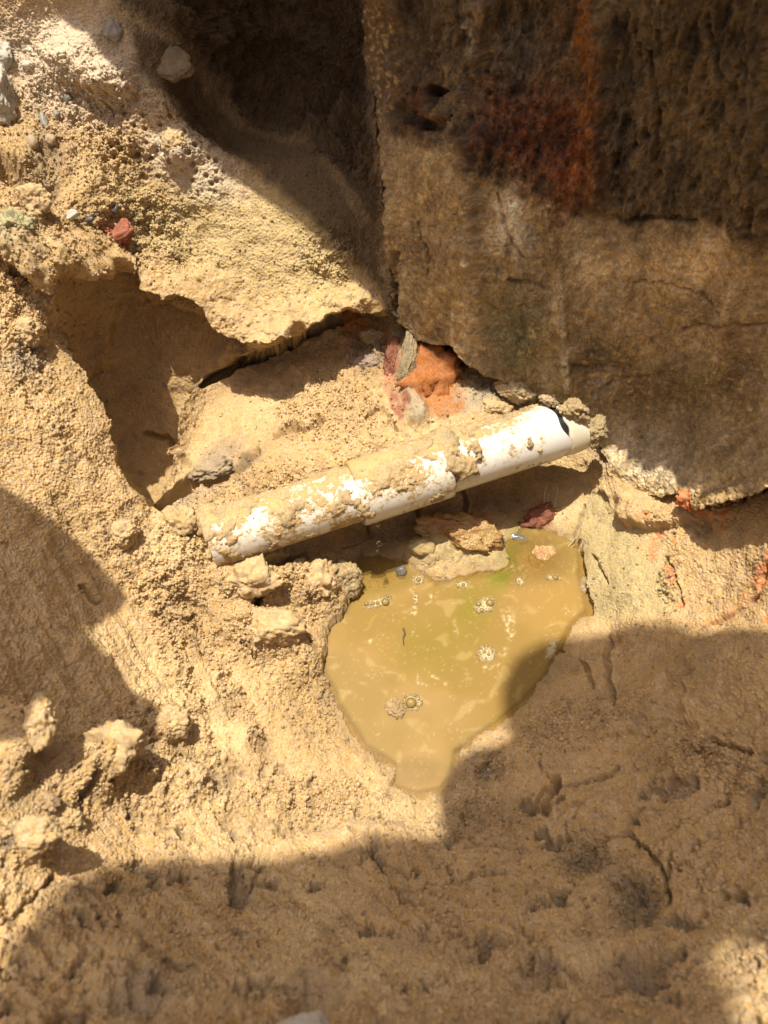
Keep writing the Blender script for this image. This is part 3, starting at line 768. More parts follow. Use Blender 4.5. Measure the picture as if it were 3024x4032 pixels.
# ------------------------------------------------------------------ drain pipe
PA = at_t(np.float64(880), np.float64(2110), t_z(np.float64(880), np.float64(2110), .070))
PB = at_t(np.float64(2175), np.float64(1697), t_z(np.float64(2175), np.float64(1697), .086))
AX = (PB - PA); PLEN = np.linalg.norm(AX); AX /= PLEN
E1 = np.cross(AX, [0, 0, 1.0]); E1 /= np.linalg.norm(E1)      # sideways, towards the viewer
E2 = np.cross(E1, AX)                                         # upwards
R0 = .0256
print('pipe length', PLEN)


def pipe_pt(s, ang, r):
    return PA + AX * s + (E1 * math.cos(ang) + E2 * math.sin(ang)) * r


def tube(name, prof, material, parent, n=72, end_jag=None, caps=False):
    """surface of revolution about the pipe's axis; prof = [(s, r)]"""
    V, F = [], []
    for k, (s, r) in enumerate(prof):
        for i in range(n):
            a = 2 * math.pi * i / n
            ss = s
            if end_jag and k in end_jag:
                ss = s + end_jag[k](a)
            V.append(pipe_pt(ss, a, r))
    m = len(prof)
    for k in range(m - 1):
        for i in range(n):
            j = (i + 1) % n
            F.append((k * n + i, k * n + j, (k + 1) * n + j, (k + 1) * n + i))
    return mesh_object(name, V, F, material, parent)


def pvc_material():
    m, nt, b = mat('white_pvc')
    N = nt.nodes.new
    tc = N('ShaderNodeTexCoord')
    mp = N('ShaderNodeMapping'); mp.inputs['Scale'].default_value = (1, 1, 1)
    link(nt, tc.outputs['Object'], mp.inputs[0])
    n1 = N('ShaderNodeTexNoise'); n1.inputs['Scale'].default_value = 34; n1.inputs['Detail'].default_value = 8; n1.inputs['Roughness'].default_value = .68
    n2 = N('ShaderNodeTexNoise'); n2.inputs['Scale'].default_value = 260; n2.inputs['Detail'].default_value = 4; n2.inputs['Roughness'].default_value = .7
    link(nt, mp.outputs[0], n1.inputs['Vector']); link(nt, mp.outputs[0], n2.inputs['Vector'])
    sm = N('ShaderNodeMath'); sm.operation = 'MULTIPLY_ADD'; sm.inputs[1].default_value = .55
    link(nt, n2.outputs['Fac'], sm.inputs[0]); link(nt, n1.outputs['Fac'], sm.inputs[2])
    dirt = N('ShaderNodeAttribute'); dirt.attribute_name = 'dirt'
    ad = N('ShaderNodeMath'); ad.operation = 'ADD'; link(nt, sm.outputs[0], ad.inputs[0]); link(nt, dirt.outputs['Fac'], ad.inputs[1])
    cr = N('ShaderNodeValToRGB')
    cr.color_ramp.elements[0].position = .70; cr.color_ramp.elements[0].color = (.62, .605, .565, 1)
    cr.color_ramp.elements[1].position = .87; cr.color_ramp.elements[1].color = (.42, .28, .12, 1)
    e = cr.color_ramp.elements.new(.805); e.color = (.58, .51, .38, 1)
    link(nt, ad.outputs[0], cr.inputs[0])
    link(nt, cr.outputs[0], b.inputs['Base Color'])
    rr = N('ShaderNodeMapRange'); rr.inputs[1].default_value = .8; rr.inputs[2].default_value = .86; rr.inputs[3].default_value = .28; rr.inputs[4].default_value = .8
    link(nt, ad.outputs[0], rr.inputs[0]); link(nt, rr.outputs[0], b.inputs['Roughness'])
    bp = N('ShaderNodeBump'); bp.inputs['Strength'].default_value = .7; bp.inputs['Distance'].default_value = .0012
    rb = N('ShaderNodeMapRange'); rb.inputs[1].default_value = .8; rb.inputs[2].default_value = .95
    link(nt, ad.outputs[0], rb.inputs[0])
    link(nt, rb.outputs[0], bp.inputs['Height']); link(nt, bp.outputs[0], b.inputs['Normal'])
    return m


M_pvc = pvc_material()
pipe = bpy.data.objects.new('drain_pipe', None); C.objects.link(pipe)
tag(pipe, 'broken white plastic drain pipe smeared with sand above the muddy pool', 'pipe')
# stations along the axis: sleeve between these two
S1, S2 = PLEN * .385, PLEN * .655


def dirt_attr(o, f):
    me = o.data
    a = me.attributes.new('dirt', 'FLOAT', 'POINT')
    v = np.array([v.co[:] for v in me.vertices])
    rel = v - PA
    s = rel @ AX
    ang = np.arctan2(rel @ E2, rel @ E1)
    a.data.foreach_set('value', f(s / PLEN, ang).astype(np.float32))


ls = tube('pipe_section', [(x, R0 - .0012) for x in np.linspace(-.012, S1 + .004, 40)], M_pvc, pipe)
dirt_attr(ls, lambda s, a: +.015 + .13 * smooth(.9, 2.2, a) + .06 * smooth(.35, -.05, s) + .09 * smooth(.1, -.25, a))
sl = tube('pipe_coupling', [(S1, R0 - .001), (S1, R0 + .0030), (S1 + .002, R0 + .0034)] + [(x, R0 + .0034) for x in np.linspace(S1 + .004, S2 - .003, 24)] + [(S2, R0 + .0030), (S2, R0 - .001)], M_pvc, pipe)
dirt_attr(sl, lambda s, a: +.005 + .16 * smooth(.5, 1.8, a))
rs = tube('pipe_section', [(x, R0) for x in np.linspace(S2 - .004, PLEN * 1.0, 40)], M_pvc, pipe,
          end_jag={39: lambda a: .004 * math.sin(2 * a + 1) + .002 * math.sin(5 * a)})
dirt_attr(rs, lambda s, a: -.06 + .12 * smooth(.9, 2.0, a) + .06 * smooth(.80, .70, s) - .05 * smooth(.88, .97, s))

# the torn cream stub past the black gap
m_stub, nt, b = mat('cream_pvc')
b.inputs['Base Color'].default_value = (.60, .54, .42, 1); b.inputs['Roughness'].default_value = .4
m_gap, nt, b = mat('gap_shade')
b.inputs['Base Color'].default_value = (.012, .013, .012, 1); b.inputs['Roughness'].default_value = .45
gap_tube = tube('gap_shade_tube', [(PLEN * .95, R0 - .003), (PLEN * 1.0, R0 - .003), (PLEN * 1.03, R0 - .004), (PLEN * 1.03, .004)], m_gap, pipe)  # near-black tube standing for the shaded inside of the gap
V, F = [], []
n = 48
prof = [(PLEN + .0032, R0 - .0035), (PLEN + .0034, R0 - .0012), (PLEN + .009, R0 - .0018), (PLEN + .016, R0 - .0045), (PLEN + .024, R0 - .0085), (PLEN + .031, R0 - .013), (PLEN + .036, R0 - .018), (PLEN + .0365, .001)]
for k, (s, r) in enumerate(prof):
    for i in range(n):
        a = 2 * math.pi * i / n
        jag = (.0022 * math.sin(a - .1) + .0012 * math.sin(3 * a) + .0007 * math.sin(9 * a)) if k < 2 else .0
        rr = r * (1 + .03 * math.sin(3 * a + k) * (k > 1))
        V.append(pipe_pt(s + jag, a, rr) + (E1 * .75 - E2 * .55) * (R0 - max(r, R0 - .018)) * .95 * (k > 1))
for k in range(len(prof) - 1):
    for i in range(n):
        j = (i + 1) % n
        F.append((k * n + i, k * n + j, (k + 1) * n + j, (k + 1) * n + i))
stub = mesh_object('broken_stub', V, F, m_stub, pipe)


# mud caked on the pipe: a lumpy skin that only exists where mud sticks
def mud_skin(name, s0, s1, a0, a1, r, thick, bias, seed, fn=None):
    ns, na = int((s1 - s0) / .0009), int((a1 - a0) * r / .0009)
    S, A = np.meshgrid(np.linspace(s0, s1, ns), np.linspace(a0, a1, na), indexing='ij')
    base = PA + S[..., None] * AX + (np.cos(A)[..., None] * E1 + np.sin(A)[..., None] * E2) * r
    f = base.astype(np.float32)
    h = fbm(f, 45, 6, seed, .62) + bias + (fn(S / PLEN, A) if fn else 0)
    edge = np.minimum(np.minimum(S - s0, s1 - S) / .006, np.minimum(A - a0, a1 - A) / .25)
    h = np.minimum(h, edge - .1)
    hh = thick * np.sqrt(np.clip(h, 0, 1.2)) * (1 + .35 * fbm(f, 140, 3, seed + 3)) + .0008 * (0.55 - worley(f, 480, seed + 5)) + .0007 * vnoise(f, 900, seed + 7)
    hh = np.where(h > 0, hh, -.0016)
    P = PA + S[..., None] * AX + (np.cos(A)[..., None] * E1 + np.sin(A)[..., None] * E2) * (r + hh)[..., None]
    col = np.zeros(P.shape, np.float32) + np.array((.45, .31, .145), np.float32)
    k = fbm(f, 60, 3, seed + 9)
    col = mix(col, (.34, .25, .12), smooth(-.2, .5, k))
    col *= (1 + .15 * fbm(f, 300, 2, seed + 11))[..., None]
    o = grid_object(name, P, col, np.full(h.shape, .7), M_sand, keep=h > -.06)
    o.parent = pipe
    return o


PI = math.pi
mud_skin("mud_crust", -.014, S1 + .001, -.3, PI, R0 - .0012, .0024, -.30, 501, lambda s, a: .35 * smooth(1.3, 2.3, a) + .35 * np.exp(-((a - 1.25) / .18) ** 2) * smooth(.45, .1, np.abs(s - .2)) + .5 * smooth(.06, -.05, s) * smooth(.5, 1.1, a) + .42 * smooth(.15, -.2, a))
mud_skin('mud_crust', S1 - .006, S2 + .001, -.3, PI, R0 + .0034, .0028, -.42, 521, lambda s, a: .75 * np.exp(-((a - 1.35) / .42) ** 2) * smooth(.22, .02, np.abs(s - .50)) + .35 * smooth(1.5, 2.2, a))
mud_skin('mud_crust', S2 - .016, S2 + .03, .1, PI, R0 + .0012, .0055, -.15, 541, lambda s, a: .75 * smooth(.04, .005, np.abs(s - .67)) + .3 * smooth(1.2, 2.0, a) - .4 * smooth(.9, .5, a))
mud_skin('mud_crust', S2 + .02, PLEN - .005, -.2, PI, R0, .0045, -.75, 561, lambda s, a: .95 * smooth(1.6, 2.1, a) + .2 * smooth(.1, -.1, a))

# ------------------------------------------------------------------ what throws the shade: added unseen slabs, person leaning over
def lift(px, py, z):
    s = surf(px, py)
    return s - SUN * ((z - s[2]) / (-SUN[2]))


m_conc, nt, b = mat('concrete')
b.inputs['Roughness'].default_value = .85
no = nt.nodes.new('ShaderNodeTexNoise'); no.inputs['Scale'].default_value = 30; no.inputs['Detail'].default_value = 8
cr = nt.nodes.new('ShaderNodeValToRGB'); cr.color_ramp.elements[0].color = (.38, .36, .33, 1); cr.color_ramp.elements[1].color = (.6, .58, .53, 1)
link(nt, no.outputs['Fac'], cr.inputs[0]); link(nt, cr.outputs[0], b.inputs['Base Color'])
EDGE = [(200, -30), (300, 95), (400, 190), (500, 290), (700, 480), (900, 640), (1090, 790), (1250, 930), (1400, 1090), (1440, 1160), (1575, 1262), (1640, 1330), (1830, 1400), (1980, 1490), (2150, 1570), (2330, 1690), (2480, 1650), (2640, 1690), (2630, 1790), (2690, 1880), (2760, 1905), (2850, 1850), (3024, 1835)]  # shadow edge, traced back along the sun to shape the added slab
SZ = .66
edge = [lift(x, y, SZ) for x, y in EDGE]
edge = edge + [np.array([edge[-1][0] + .6, edge[-1][1] - .05, SZ])]
V, F = [], []
for p in edge:
    V += [p, p + [0, 0, .10], np.array([p[0], 1.3, SZ]), np.array([p[0], 1.3, SZ + .10])]
for i in range(len(edge) - 1):
    a, b2 = i * 4, (i + 1) * 4
    F += [(a, b2, b2 + 1, a + 1), (a + 1, b2 + 1, b2 + 3, a + 3), (a + 2, a + 3, b2 + 3, b2 + 2), (a, a + 2, b2 + 2, b2)]
slab = mesh_object('shade_slab', V, F, m_conc, None, False)
tag(slab, 'added unseen slab shading the upper bank and the dark earth wall', 'slab')

LEFT = [(-600, 1750), (-60, 1870), (150, 2010), (290, 2110), (380, 2200), (470, 2310), (420, 2360), (300, 2420), (330, 2500), (400, 2590), (480, 2690), (590, 2790), (560, 2880), (480, 2915), (260, 2900), (120, 2960), (-60, 2900), (-600, 2900)]  # outline of the left-bank shadow; the added slab takes its shape
LZ = .72
V = []
for x, y in LEFT:
    p = lift(x, y, LZ)
    V += [p, p + [0, 0, .07]]
k = len(LEFT)
F = [(2 * i, 2 * ((i + 1) % k), 2 * ((i + 1) % k) + 1, 2 * i + 1) for i in range(k)] + [tuple(range(0, 2 * k, 2)), tuple(range(1, 2 * k, 2))[::-1]]
slab2 = mesh_object('shade_slab', V, F, m_conc, None, False)
tag(slab2, 'small added unseen slab shaped to shade the left bank of the hole', 'slab')


def skin_body(name, joints, bones, material, root):
    """one continuous skinned surface over a skeleton: joints = {name: (point, radius)}"""
    me = bpy.data.meshes.new(name)
    keys = list(joints)
    me.from_pydata([tuple(joints[k][0]) for k in keys], [(keys.index(a), keys.index(b)) for a, b in bones], [])
    o = bpy.data.objects.new(name, me)
    C.objects.link(o)
    o.modifiers.new('skin', 'SKIN')
    for k, v in zip(keys, me.skin_vertices[0].data):
        v.radius = (joints[k][1],) * 2
        v.use_root = k == root
    s = o.modifiers.new('subsurf', 'SUBSURF'); s.levels = 2; s.render_levels = 2
    me.materials.append(material)
    return o


m_shirt, nt, b = mat('bounce_clothes'); b.inputs['Base Color'].default_value = (.75, .74, .72, 1); b.inputs['Roughness'].default_value = .9  # near-white, to bounce fill light into the hole
JO = {
    'head_top': (lift(2350, 2560, 1.60), .075), 'head': (lift(2360, 2720, 1.58), .095), 'neck': (lift(2430, 3060, 1.54), .075), 'chest': (lift(1800, 3860, 1.52), .085), 'waist': (lift(1800, 4330, 1.50), .11),
    'shoulder_l': (lift(1350, 3740, 1.50), .08), 'elbow_l': (lift(300, 3700, 1.40), .06), 'wrist_l': (lift(2080, 3480, 1.20), .05), 'hand_l': (lift(2020, 2990, 1.10), .075),
    'shoulder_r': (lift(2700, 3270, 1.50), .075), 'upperarm_r': (lift(3010, 3470, 1.46), .042), 'elbow_r': (lift(3060, 3560, 1.40) + np.array([.035, 0, 0]), .045), 'wrist_r': (lift(2880, 2640, 1.20), .035), 'hand_r': (lift(2780, 2590, 1.16), .04),
}
JO['pelvis'] = (JO['waist'][0] + [0.02, -.28, -.02], .13)
pel = JO['pelvis'][0]
for sx, nm in ((-1, 'l'), (1, 'r')):
    JO['hip_' + nm] = (pel + [sx * .10, -.12, -.06], .11)
    JO['knee_' + nm] = (pel + [sx * .16, -.16, -.42], .07)
    JO['ankle_' + nm] = (np.array([pel[0] + sx * .18, pel[1] - .30, .74]), .045)
    JO['toe_' + nm] = (np.array([pel[0] + sx * .20, pel[1] - .12, .69]), .04)
JO['flank'] = (lift(2540, 4360, 1.48), .078)
BO = [('waist', 'flank'), ('pelvis', 'waist'), ('waist', 'chest'), ('chest', 'neck'), ('neck', 'head'), ('head', 'head_top')]
BO += [('shoulder_l', 'elbow_l'), ('shoulder_r', 'upperarm_r'), ('upperarm_r', 'elbow_r')]
for nm in 'lr':
    BO += [('chest', 'shoulder_' + nm), ('elbow_' + nm, 'wrist_' + nm), ('wrist_' + nm, 'hand_' + nm), ('pelvis', 'hip_' + nm), ('hip_' + nm, 'knee_' + nm), ('knee_' + nm, 'ankle_' + nm), ('ankle_' + nm, 'toe_' + nm)]
person = skin_body('person', JO, BO, m_shirt, 'pelvis')
tag(person, 'person in pale clothes bent forward over the near side of the hole', 'person')
for k in ('head', 'chest', 'pelvis', 'hand_l', 'hand_r', 'shoulder_l', 'shoulder_r'):
    print(k, np.round(JO[k][0], 2))


# ------------------------------------------------------------------ stones, clods and crumbs
def plain(name, col, rough=.7, spec=.4, noise=0.35, scale=60, bump=.6, dist=.001, col2=None):
    m, nt, b = mat(name)
    N = nt.nodes.new
    tc = N('ShaderNodeTexCoord')
    no = N('ShaderNodeTexNoise'); no.inputs['Scale'].default_value = scale; no.inputs['Detail'].default_value = 8; no.inputs['Roughness'].default_value = .7
    link(nt, tc.outputs['Object'], no.inputs['Vector'])
    cr = N('ShaderNodeValToRGB')
    c2 = col2 or tuple(c * (1 - noise) for c in col)
    cr.color_ramp.elements[0].position = .36; cr.color_ramp.elements[0].color = (*c2, 1)
    cr.color_ramp.elements[1].position = .62; cr.color_ramp.elements[1].color = (*col, 1)
    link(nt, no.outputs['Fac'], cr.inputs[0]); link(nt, cr.outputs[0], b.inputs['Base Color'])
    n2 = N('ShaderNodeTexNoise'); n2.inputs['Scale'].default_value = scale * 9; n2.inputs['Detail'].default_value = 3
    link(nt, tc.outputs['Object'], n2.inputs['Vector'])
    bp = N('ShaderNodeBump'); bp.inputs['Strength'].default_value = bump; bp.inputs['Distance'].default_value = dist
    link(nt, n2.outputs['Fac'], bp.inputs['Height']); link(nt, bp.outputs[0], b.inputs['Normal'])
    b.inputs['Roughness'].default_value = rough
    b.inputs['Specular IOR Level'].default_value = spec
    return m


def ico(sub):
    bm = bmesh.new()
    bmesh.ops.create_icosphere(bm, subdivisions=sub, radius=1.0)
    V = np.array([v.co[:] for v in bm.verts])
    F = [[v.index for v in f.verts] for f in bm.faces]
    bm.free()
    return V, F


ICO = {k: ico(k) for k in (1, 2, 3, 4, 5)}


def view_axes():
    return RT, UP, -FW


def lump(name, label, cat, px, py, rx, ry, material, seed, depth=.6, ang=0, lift_by=.15, facet=0.0, rough=.2, sub=4, group=None, grainy=False, tint=None, z=None, bite=1.0):
    """a stone or clod bedded in the surface at a surveyed spot; rx, ry in photograph pixels as seen there"""
    V0, F = ICO[sub]
    c = surf(px, py)
    if z is not None:
        c = at_t(np.float64(px), np.float64(py), t_z(np.float64(px), np.float64(py), z))
    t = float((c - CAM) @ FW)
    m = t * TV / 2016
    V = V0.copy()
    q = V.astype(np.float32) + seed * 3.7
    if facet:
        r = np.random.default_rng(seed)
        for k in range(9):
            n = r.normal(size=3); n /= np.linalg.norm(n)
            d = V @ n
            lim = r.uniform(.55, .85)
            V = np.where((d > lim)[:, None], V - (d - lim)[:, None] * n * facet, V)
    V = V * (1 + rough * fbm(q, 1.3, 3, seed) + .06 * fbm(q, 5, 2, seed + 1))[:, None]
    if grainy:
        V = V * (1 + .10 * fbm(q, 3.5, 3, seed + 2, .6))[:, None]
    a = math.radians(ang)
    ax = RT * math.cos(a) - UP * math.sin(a)
    ay = RT * math.sin(a) + UP * math.cos(a)
    az = -FW
    sx, sy, szz = rx * m, ry * m, depth * (rx + ry) / 2 * m
    W = V[:, :1] * sx * ax + V[:, 1:2] * sy * ay + V[:, 2:] * szz * az
    up = np.array([0, 0, 1.0])
    if grainy:
        f = (W + c).astype(np.float32)
        k = min(1.0, (rx + ry) * m / .018)
        dd = bite * k * (.0024 * fbm(f, 60, 5, 23, .66) + .0022 * (.55 - worley(f, 430, 29))) + .0010 * vnoise(f, 700, 41)
        W = W + (W / (np.linalg.norm(W, axis=1, keepdims=True) + 1e-9)) * dd[:, None]
    c = c + (az * .6 + up * .4) * szz * lift_by
    me_name = name
    o = mesh_object(me_name, W, F, material)
    o.location = c
    if tint is not None:
        f = (W + c).astype(np.float32)
        k = fbm(f, 120, 3, seed + 5)
        col = np.array(tint, np.float32) * (1 + .22 * k + .12 * fbm(f, 400, 2, seed + 6))[:, None]
        at = o.data.attributes.new('tint', 'FLOAT_COLOR', 'POINT')
        at.data.foreach_set('color', np.c_[np.clip(col, .004, .9), np.ones(len(col))].astype(np.float32).ravel())
        g = o.data.attributes.new('gloss', 'FLOAT', 'POINT')
        g.data.foreach_set('value', np.full(len(col), .72, np.float32))
    tag(o, label, cat, group)
    return o


m_grey = plain('grey_stone', (.29, .265, .22), .55, .5, .45)
m_wetgrey = plain('wet_grey_stone', (.17, .16, .14), .12, .6, .5)
m_pale = plain('pale_concrete', (.46, .42, .34), .8, .3, .3, 45, .8, .0016)
m_white = plain('white_stone', (.50, .46, .38), .6, .4, .35)
m_darkp = plain('dark_pebble', (.075, .06, .06), .45, .5, .4)
m_blue = plain('slate_pebble', (.13, .115, .10), .5, .5, .3)
m_brown = plain('brown_pebble', (.34, .25, .15), .6, .4, .3)
m_orange = plain('orange_clay', (.50, .20, .045), .8, .3, .4, 110, 1.0, .003, (.17, .055, .018))
m_bright = plain('bright_orange_clay', (.62, .18, .045), .75, .3, .3, 120, 1.0, .0015)
m_red = plain('red_clay', (.24, .10, .055), .6, .4, .5, 90, 1.0, .0015, (.15, .04, .02))
m_wetor = plain('wet_orange_stone', (.36, .245, .10), .25, .5, .3, 55, 1.0, .0016, (.27, .12, .035))
SANDT = (.49, .335, .155)

lump('clay_lump', 'large rough orange clay lump in the corner above the pipe', 'clay', 1712, 1510, 128, 186, M_sand, 3, .45, 30, -.2, .6, .26, 5, bite=2.6, grainy=True, tint=(.36, .115, .014))
lump('clay_shard', 'pale grey upright shard of clay left of the large orange clay lump', 'clay', 1600, 1470, 36, 150, plain('pale_clay', (.36, .28, .16), .8, .3, .35, 90, 1.0, .002), 4, .8, 8, .1, .6, .22, 5, grainy=True)
lump('clay_lump', 'dark red crumbly clay between the pale shard and the sand on its left', 'clay', 1548, 1420, 34, 90, m_red, 7, .6, 5, 0, .3, .35, 5, grainy=True)
lump('clay_lump', 'small bright orange clay crumb at the foot of the wall on the right', 'clay', 2714, 1968, 32, 38, M_sand, 5, .5, 20, .2, 0, .35, 4, grainy=True, bite=2, tint=(.60, .18, .04))
lump('clay_lump', 'second smaller orange crumb just below the bright orange clay crumb', 'clay', 2765, 2012, 26, 20, m_bright, 6, .6, 0, .2, 0, .35, 4, grainy=True)
lump('clay_lump', 'rust red crumbly clay patch on the sunlit upper left bank', 'clay', 442, 925, 62, 27, M_sand, 8, .35, -45, -.05, 0, .4, 4, grainy=True, bite=2, tint=(.30, .09, .04))
lump('brick_fragment', 'dark red wet crumbled brick piece beside the algae at the pool head', 'brick', 2125, 2035, 62, 44, m_red, 9, .6, -25, .1, .8, .35, 4, grainy=True)
lump('brick_fragment', 'small red brick crumb left of the larger crumbled brick piece', 'brick', 2062, 2062, 32, 14, m_red, 10, .7, 5, .3, .5, .3, 3)
lump('stone', 'wet orange-brown stone sitting at the right head of the pool', 'stone', 2165, 2195, 78, 84, m_wetor, 12, .35, 15, -.35, .7, .2, 5)
lump('stone', 'broad wet stone with an orange corner under the pipe at the pool edge', 'stone', 1800, 2135, 165, 78, m_wetor, 13, .35, 12, -.35, .5, .3, 5, grainy=True)
lump('stone', 'small muddy stone at the pool edge left of the broad wet stone', 'stone', 1665, 2175, 60, 36, plain('muddy_stone', (.42, .32, .15), .35, .5, .3), 14, .6, 5, 0, .4, .2, 4)
lump('pebble', 'grey upright pebble beside the green algae streak', 'pebble', 1966, 2152, 20, 32, m_wetgrey, 15, .6, 10, .35, .7, .15, 3)
lump('pebble', 'shiny grey flat pebble above the upright grey pebble near the brick', 'pebble', 2040, 2112, 44, 22, m_wetgrey, 16, .5, 25, .35, .8, .2, 3)
lump('pebble', 'small dark grey pebble in the shallow water left of the wet stones', 'pebble', 1582, 2248, 26, 20, m_wetgrey, 17, .7, 0, .3, .7, .2, 3, z=.001)
lump('pebble', 'dark grey pebble on top of the large orange clay lump', 'pebble', 1757, 1450, 20, 24, m_blue, 18, .7, 20, .9, .7, .2, 3)
lump('stone', 'flat pale grey stone left of the rust red clay patch', 'stone', 268, 852, 44, 22, m_white, 19, .5, -25, .2, .8, .2, 4)
lump('pebble', 'dark oval pebble above the rust red clay patch', 'pebble', 442, 820, 14, 25, m_darkp, 20, .5, 15, .25, .3, .1, 3)
lump('pebble', 'dark flat pebble between the pale grey stone and the red clay', 'pebble', 345, 866, 26, 13, m_darkp, 21, .5, -15, .2, .6, .1, 3)
lump('pebble', 'blue-grey pebble high on the sunlit upper left bank', 'pebble', 270, 390, 18, 24, m_blue, 22, .6, 20, .3, .5, .15, 3)
lump('concrete_chunk', 'large pale concrete chunk cut off by the left edge of the photo', 'concrete', 12, 410, 62, 130, m_pale, 23, .8, 8, .3, .6, .3, 5, grainy=True)
lump('concrete_chunk', 'pale concrete chunk high at the upper left corner', 'concrete', 20, 220, 36, 46, m_pale, 24, .8, 0, .3, .6, .3, 4, grainy=True)
lump('concrete_chunk', 'small pale chunk right of the large concrete chunk', 'concrete', 108, 258, 24, 18, m_white, 25, .8, 0, .3, .7, .25, 3)
lump('stone', 'upright grey shard above the dark hollow on the left', 'stone', 180, 480, 18, 42, m_grey, 26, .7, -15, .4, .8, .2, 3)
lump('stone', 'small grey stone right of the upright grey shard', 'stone', 222, 455, 16, 18, m_grey, 27, .7, 0, .3, .8, .2, 3)
lump('pebble', 'round brown pebble in the dark hollow on the left', 'pebble', 128, 556, 24, 30, m_brown, 28, .8, 0, .2, .2, .12, 3)
lump('pebble', 'sandy brown pebble below the upright grey shard', 'pebble', 198, 545, 24, 24, m_brown, 29, .8, 0, .2, .3, .2, 3)
lump('concrete_chunk', 'whitish angular chunk in the shade at the top beside the sun line', 'concrete', 450, 125, 36, 44, m_grey, 30, .7, 25, .2, .8, .25, 4)
lump('stone', 'large pale rounded stone in the shade right of the sun line at the top', 'stone', 660, 240, 105, 70, plain('dusty_stone', (.22, .165, .10), .85, .3, .4), 31, .35, 10, -.25, .3, .2, 5)
lump('stone', 'blurred white stone poking up at the bottom edge of the photo', 'stone', 1205, 4035, 125, 50, m_white, 32, .8, 0, .2, .7, .3, 4)
lump('pebble', 'small white pebble in the shaded hollow beside the pool tip', 'pebble', 1908, 3002, 10, 8, m_white, 33, .8, 0, .8, .6, .2, 2)
lump('pebble', 'tiny white pebble in the shaded near sand', 'pebble', 2362, 3240, 10, 9, m_white, 34, .8, 0, .6, .6, .2, 2)

CL = [(842, 2062, 76, 84, 40, 'heap of moist sand burying the left end of the pipe'), (700, 2080, 90, 70, 39, 'lower heap of sand left of the heap that buries the pipe end'),
      (370, 3000, 130, 105, 41, 'big crumbly sand clod in sunlight on the lower left bank'), (160, 3165, 62, 42, 42, 'darker sand clod below and left of the big crumbly clod'), (268, 3222, 66, 44, 43, 'sand clod directly under the big crumbly clod'),
      (330, 3262, 30, 26, 44, 'small pointed sand clod at the lower tip of the clod cluster'), (45, 3345, 90, 62, 45, 'blurred sand clod at the left edge below the clod cluster'), (15, 2945, 60, 110, 46, 'tall rough sand clod at the left edge beside the big crumbly clod'),
      (735, 3085, 72, 56, 47, 'rounded sand clod right of the big crumbly clod'), (590, 3110, 60, 56, 48, 'sand clod between the big crumbly clod and the rounded clod'), (650, 2880, 84, 70, 49, 'sand clod with a peak above the rounded clod'),
      (760, 2780, 36, 44, 50, 'narrow sand clod on the ridge above the peaked clod'), (1230, 2300, 80, 80, 51, 'cracked sand clod beside the pool under the left end of the pipe'), (1350, 2290, 62, 90, 52, 'wet sand clod at the left shore of the pool'),
      (985, 2290, 110, 80, 53, 'wide sand clod under the buried left end of the pipe'), (1060, 2480, 130, 80, 54, 'cracked mound of sand left of the pool'), (1562, 2802, 52, 42, 55, 'lone wet clod of sand poking out of the pool beside the bubbles'),
      (2262, 1612, 66, 44, 67, 'dark wet clod lying on top of the torn cream stub of the pipe'), (2352, 1690, 46, 66, 68, 'dark clod of wall earth against the tip of the pipe stub'), (2160, 1578, 40, 20, 69, 'grey muddy clod over the black joint at the right end of the pipe'),
      (2030, 1520, 80, 44, 56, 'sand clod on the ledge above the right end of the pipe'), (1950, 1600, 70, 34, 57, 'flat clod of sand lying against the back of the pipe'), (1460, 1330, 60, 34, 58, 'pale sand clod in the corner left of the orange lump'), (1445, 1420, 60, 40, 59, 'purplish crumbly clod left of the orange lump'),
      (90, 1300, 70, 60, 60, 'rough clod on the rim at the left edge above the shaded hollow'), (70, 960, 80, 60, 61, 'greenish clod at the left edge under the dark crack'), (110, 830, 80, 60, 62, 'yellow sand clod at the left edge left of the pale grey stone'),
      (690, 560, 50, 60, 63, 'yellow clod on the porous crust near the sun line'), (1900, 3015, 60, 36, 64, 'dark clod in the shaded hollow beside the pool tip'), (480, 2100, 62, 60, 65, 'sand clod at the foot of the left ridge near the pipe'), (840, 1840, 90, 40, 66, 'grey crusted clod over the dark crevice behind the pipe')]
TINT = {67: (.38, .27, .125), 68: (.34, .25, .12), 69: (.36, .27, .14), 40: (.44, .30, .13), 39: (.44, .30, .13), 61: (.36, .32, .16), 59: (.30, .21, .16), 55: (.34, .23, .10), 52: (.36, .26, .12), 64: (.24, .17, .09), 66: (.32, .24, .14), 42: (.34, .23, .11), 58: (.50, .36, .18), 56: (.45, .33, .16)}
for px, py, rx, ry, sd, lb in CL:
    lump('sand_clod', lb, 'clod', px, py, rx, ry, M_sand, sd, .7, (sd * 37) % 40 - 20, -.15, .5, .24, 5, grainy=True, tint=TINT.get(sd, SANDT), z={40: .082, 55: -.002, 67: .112, 68: .092, 69: .112}.get(sd))


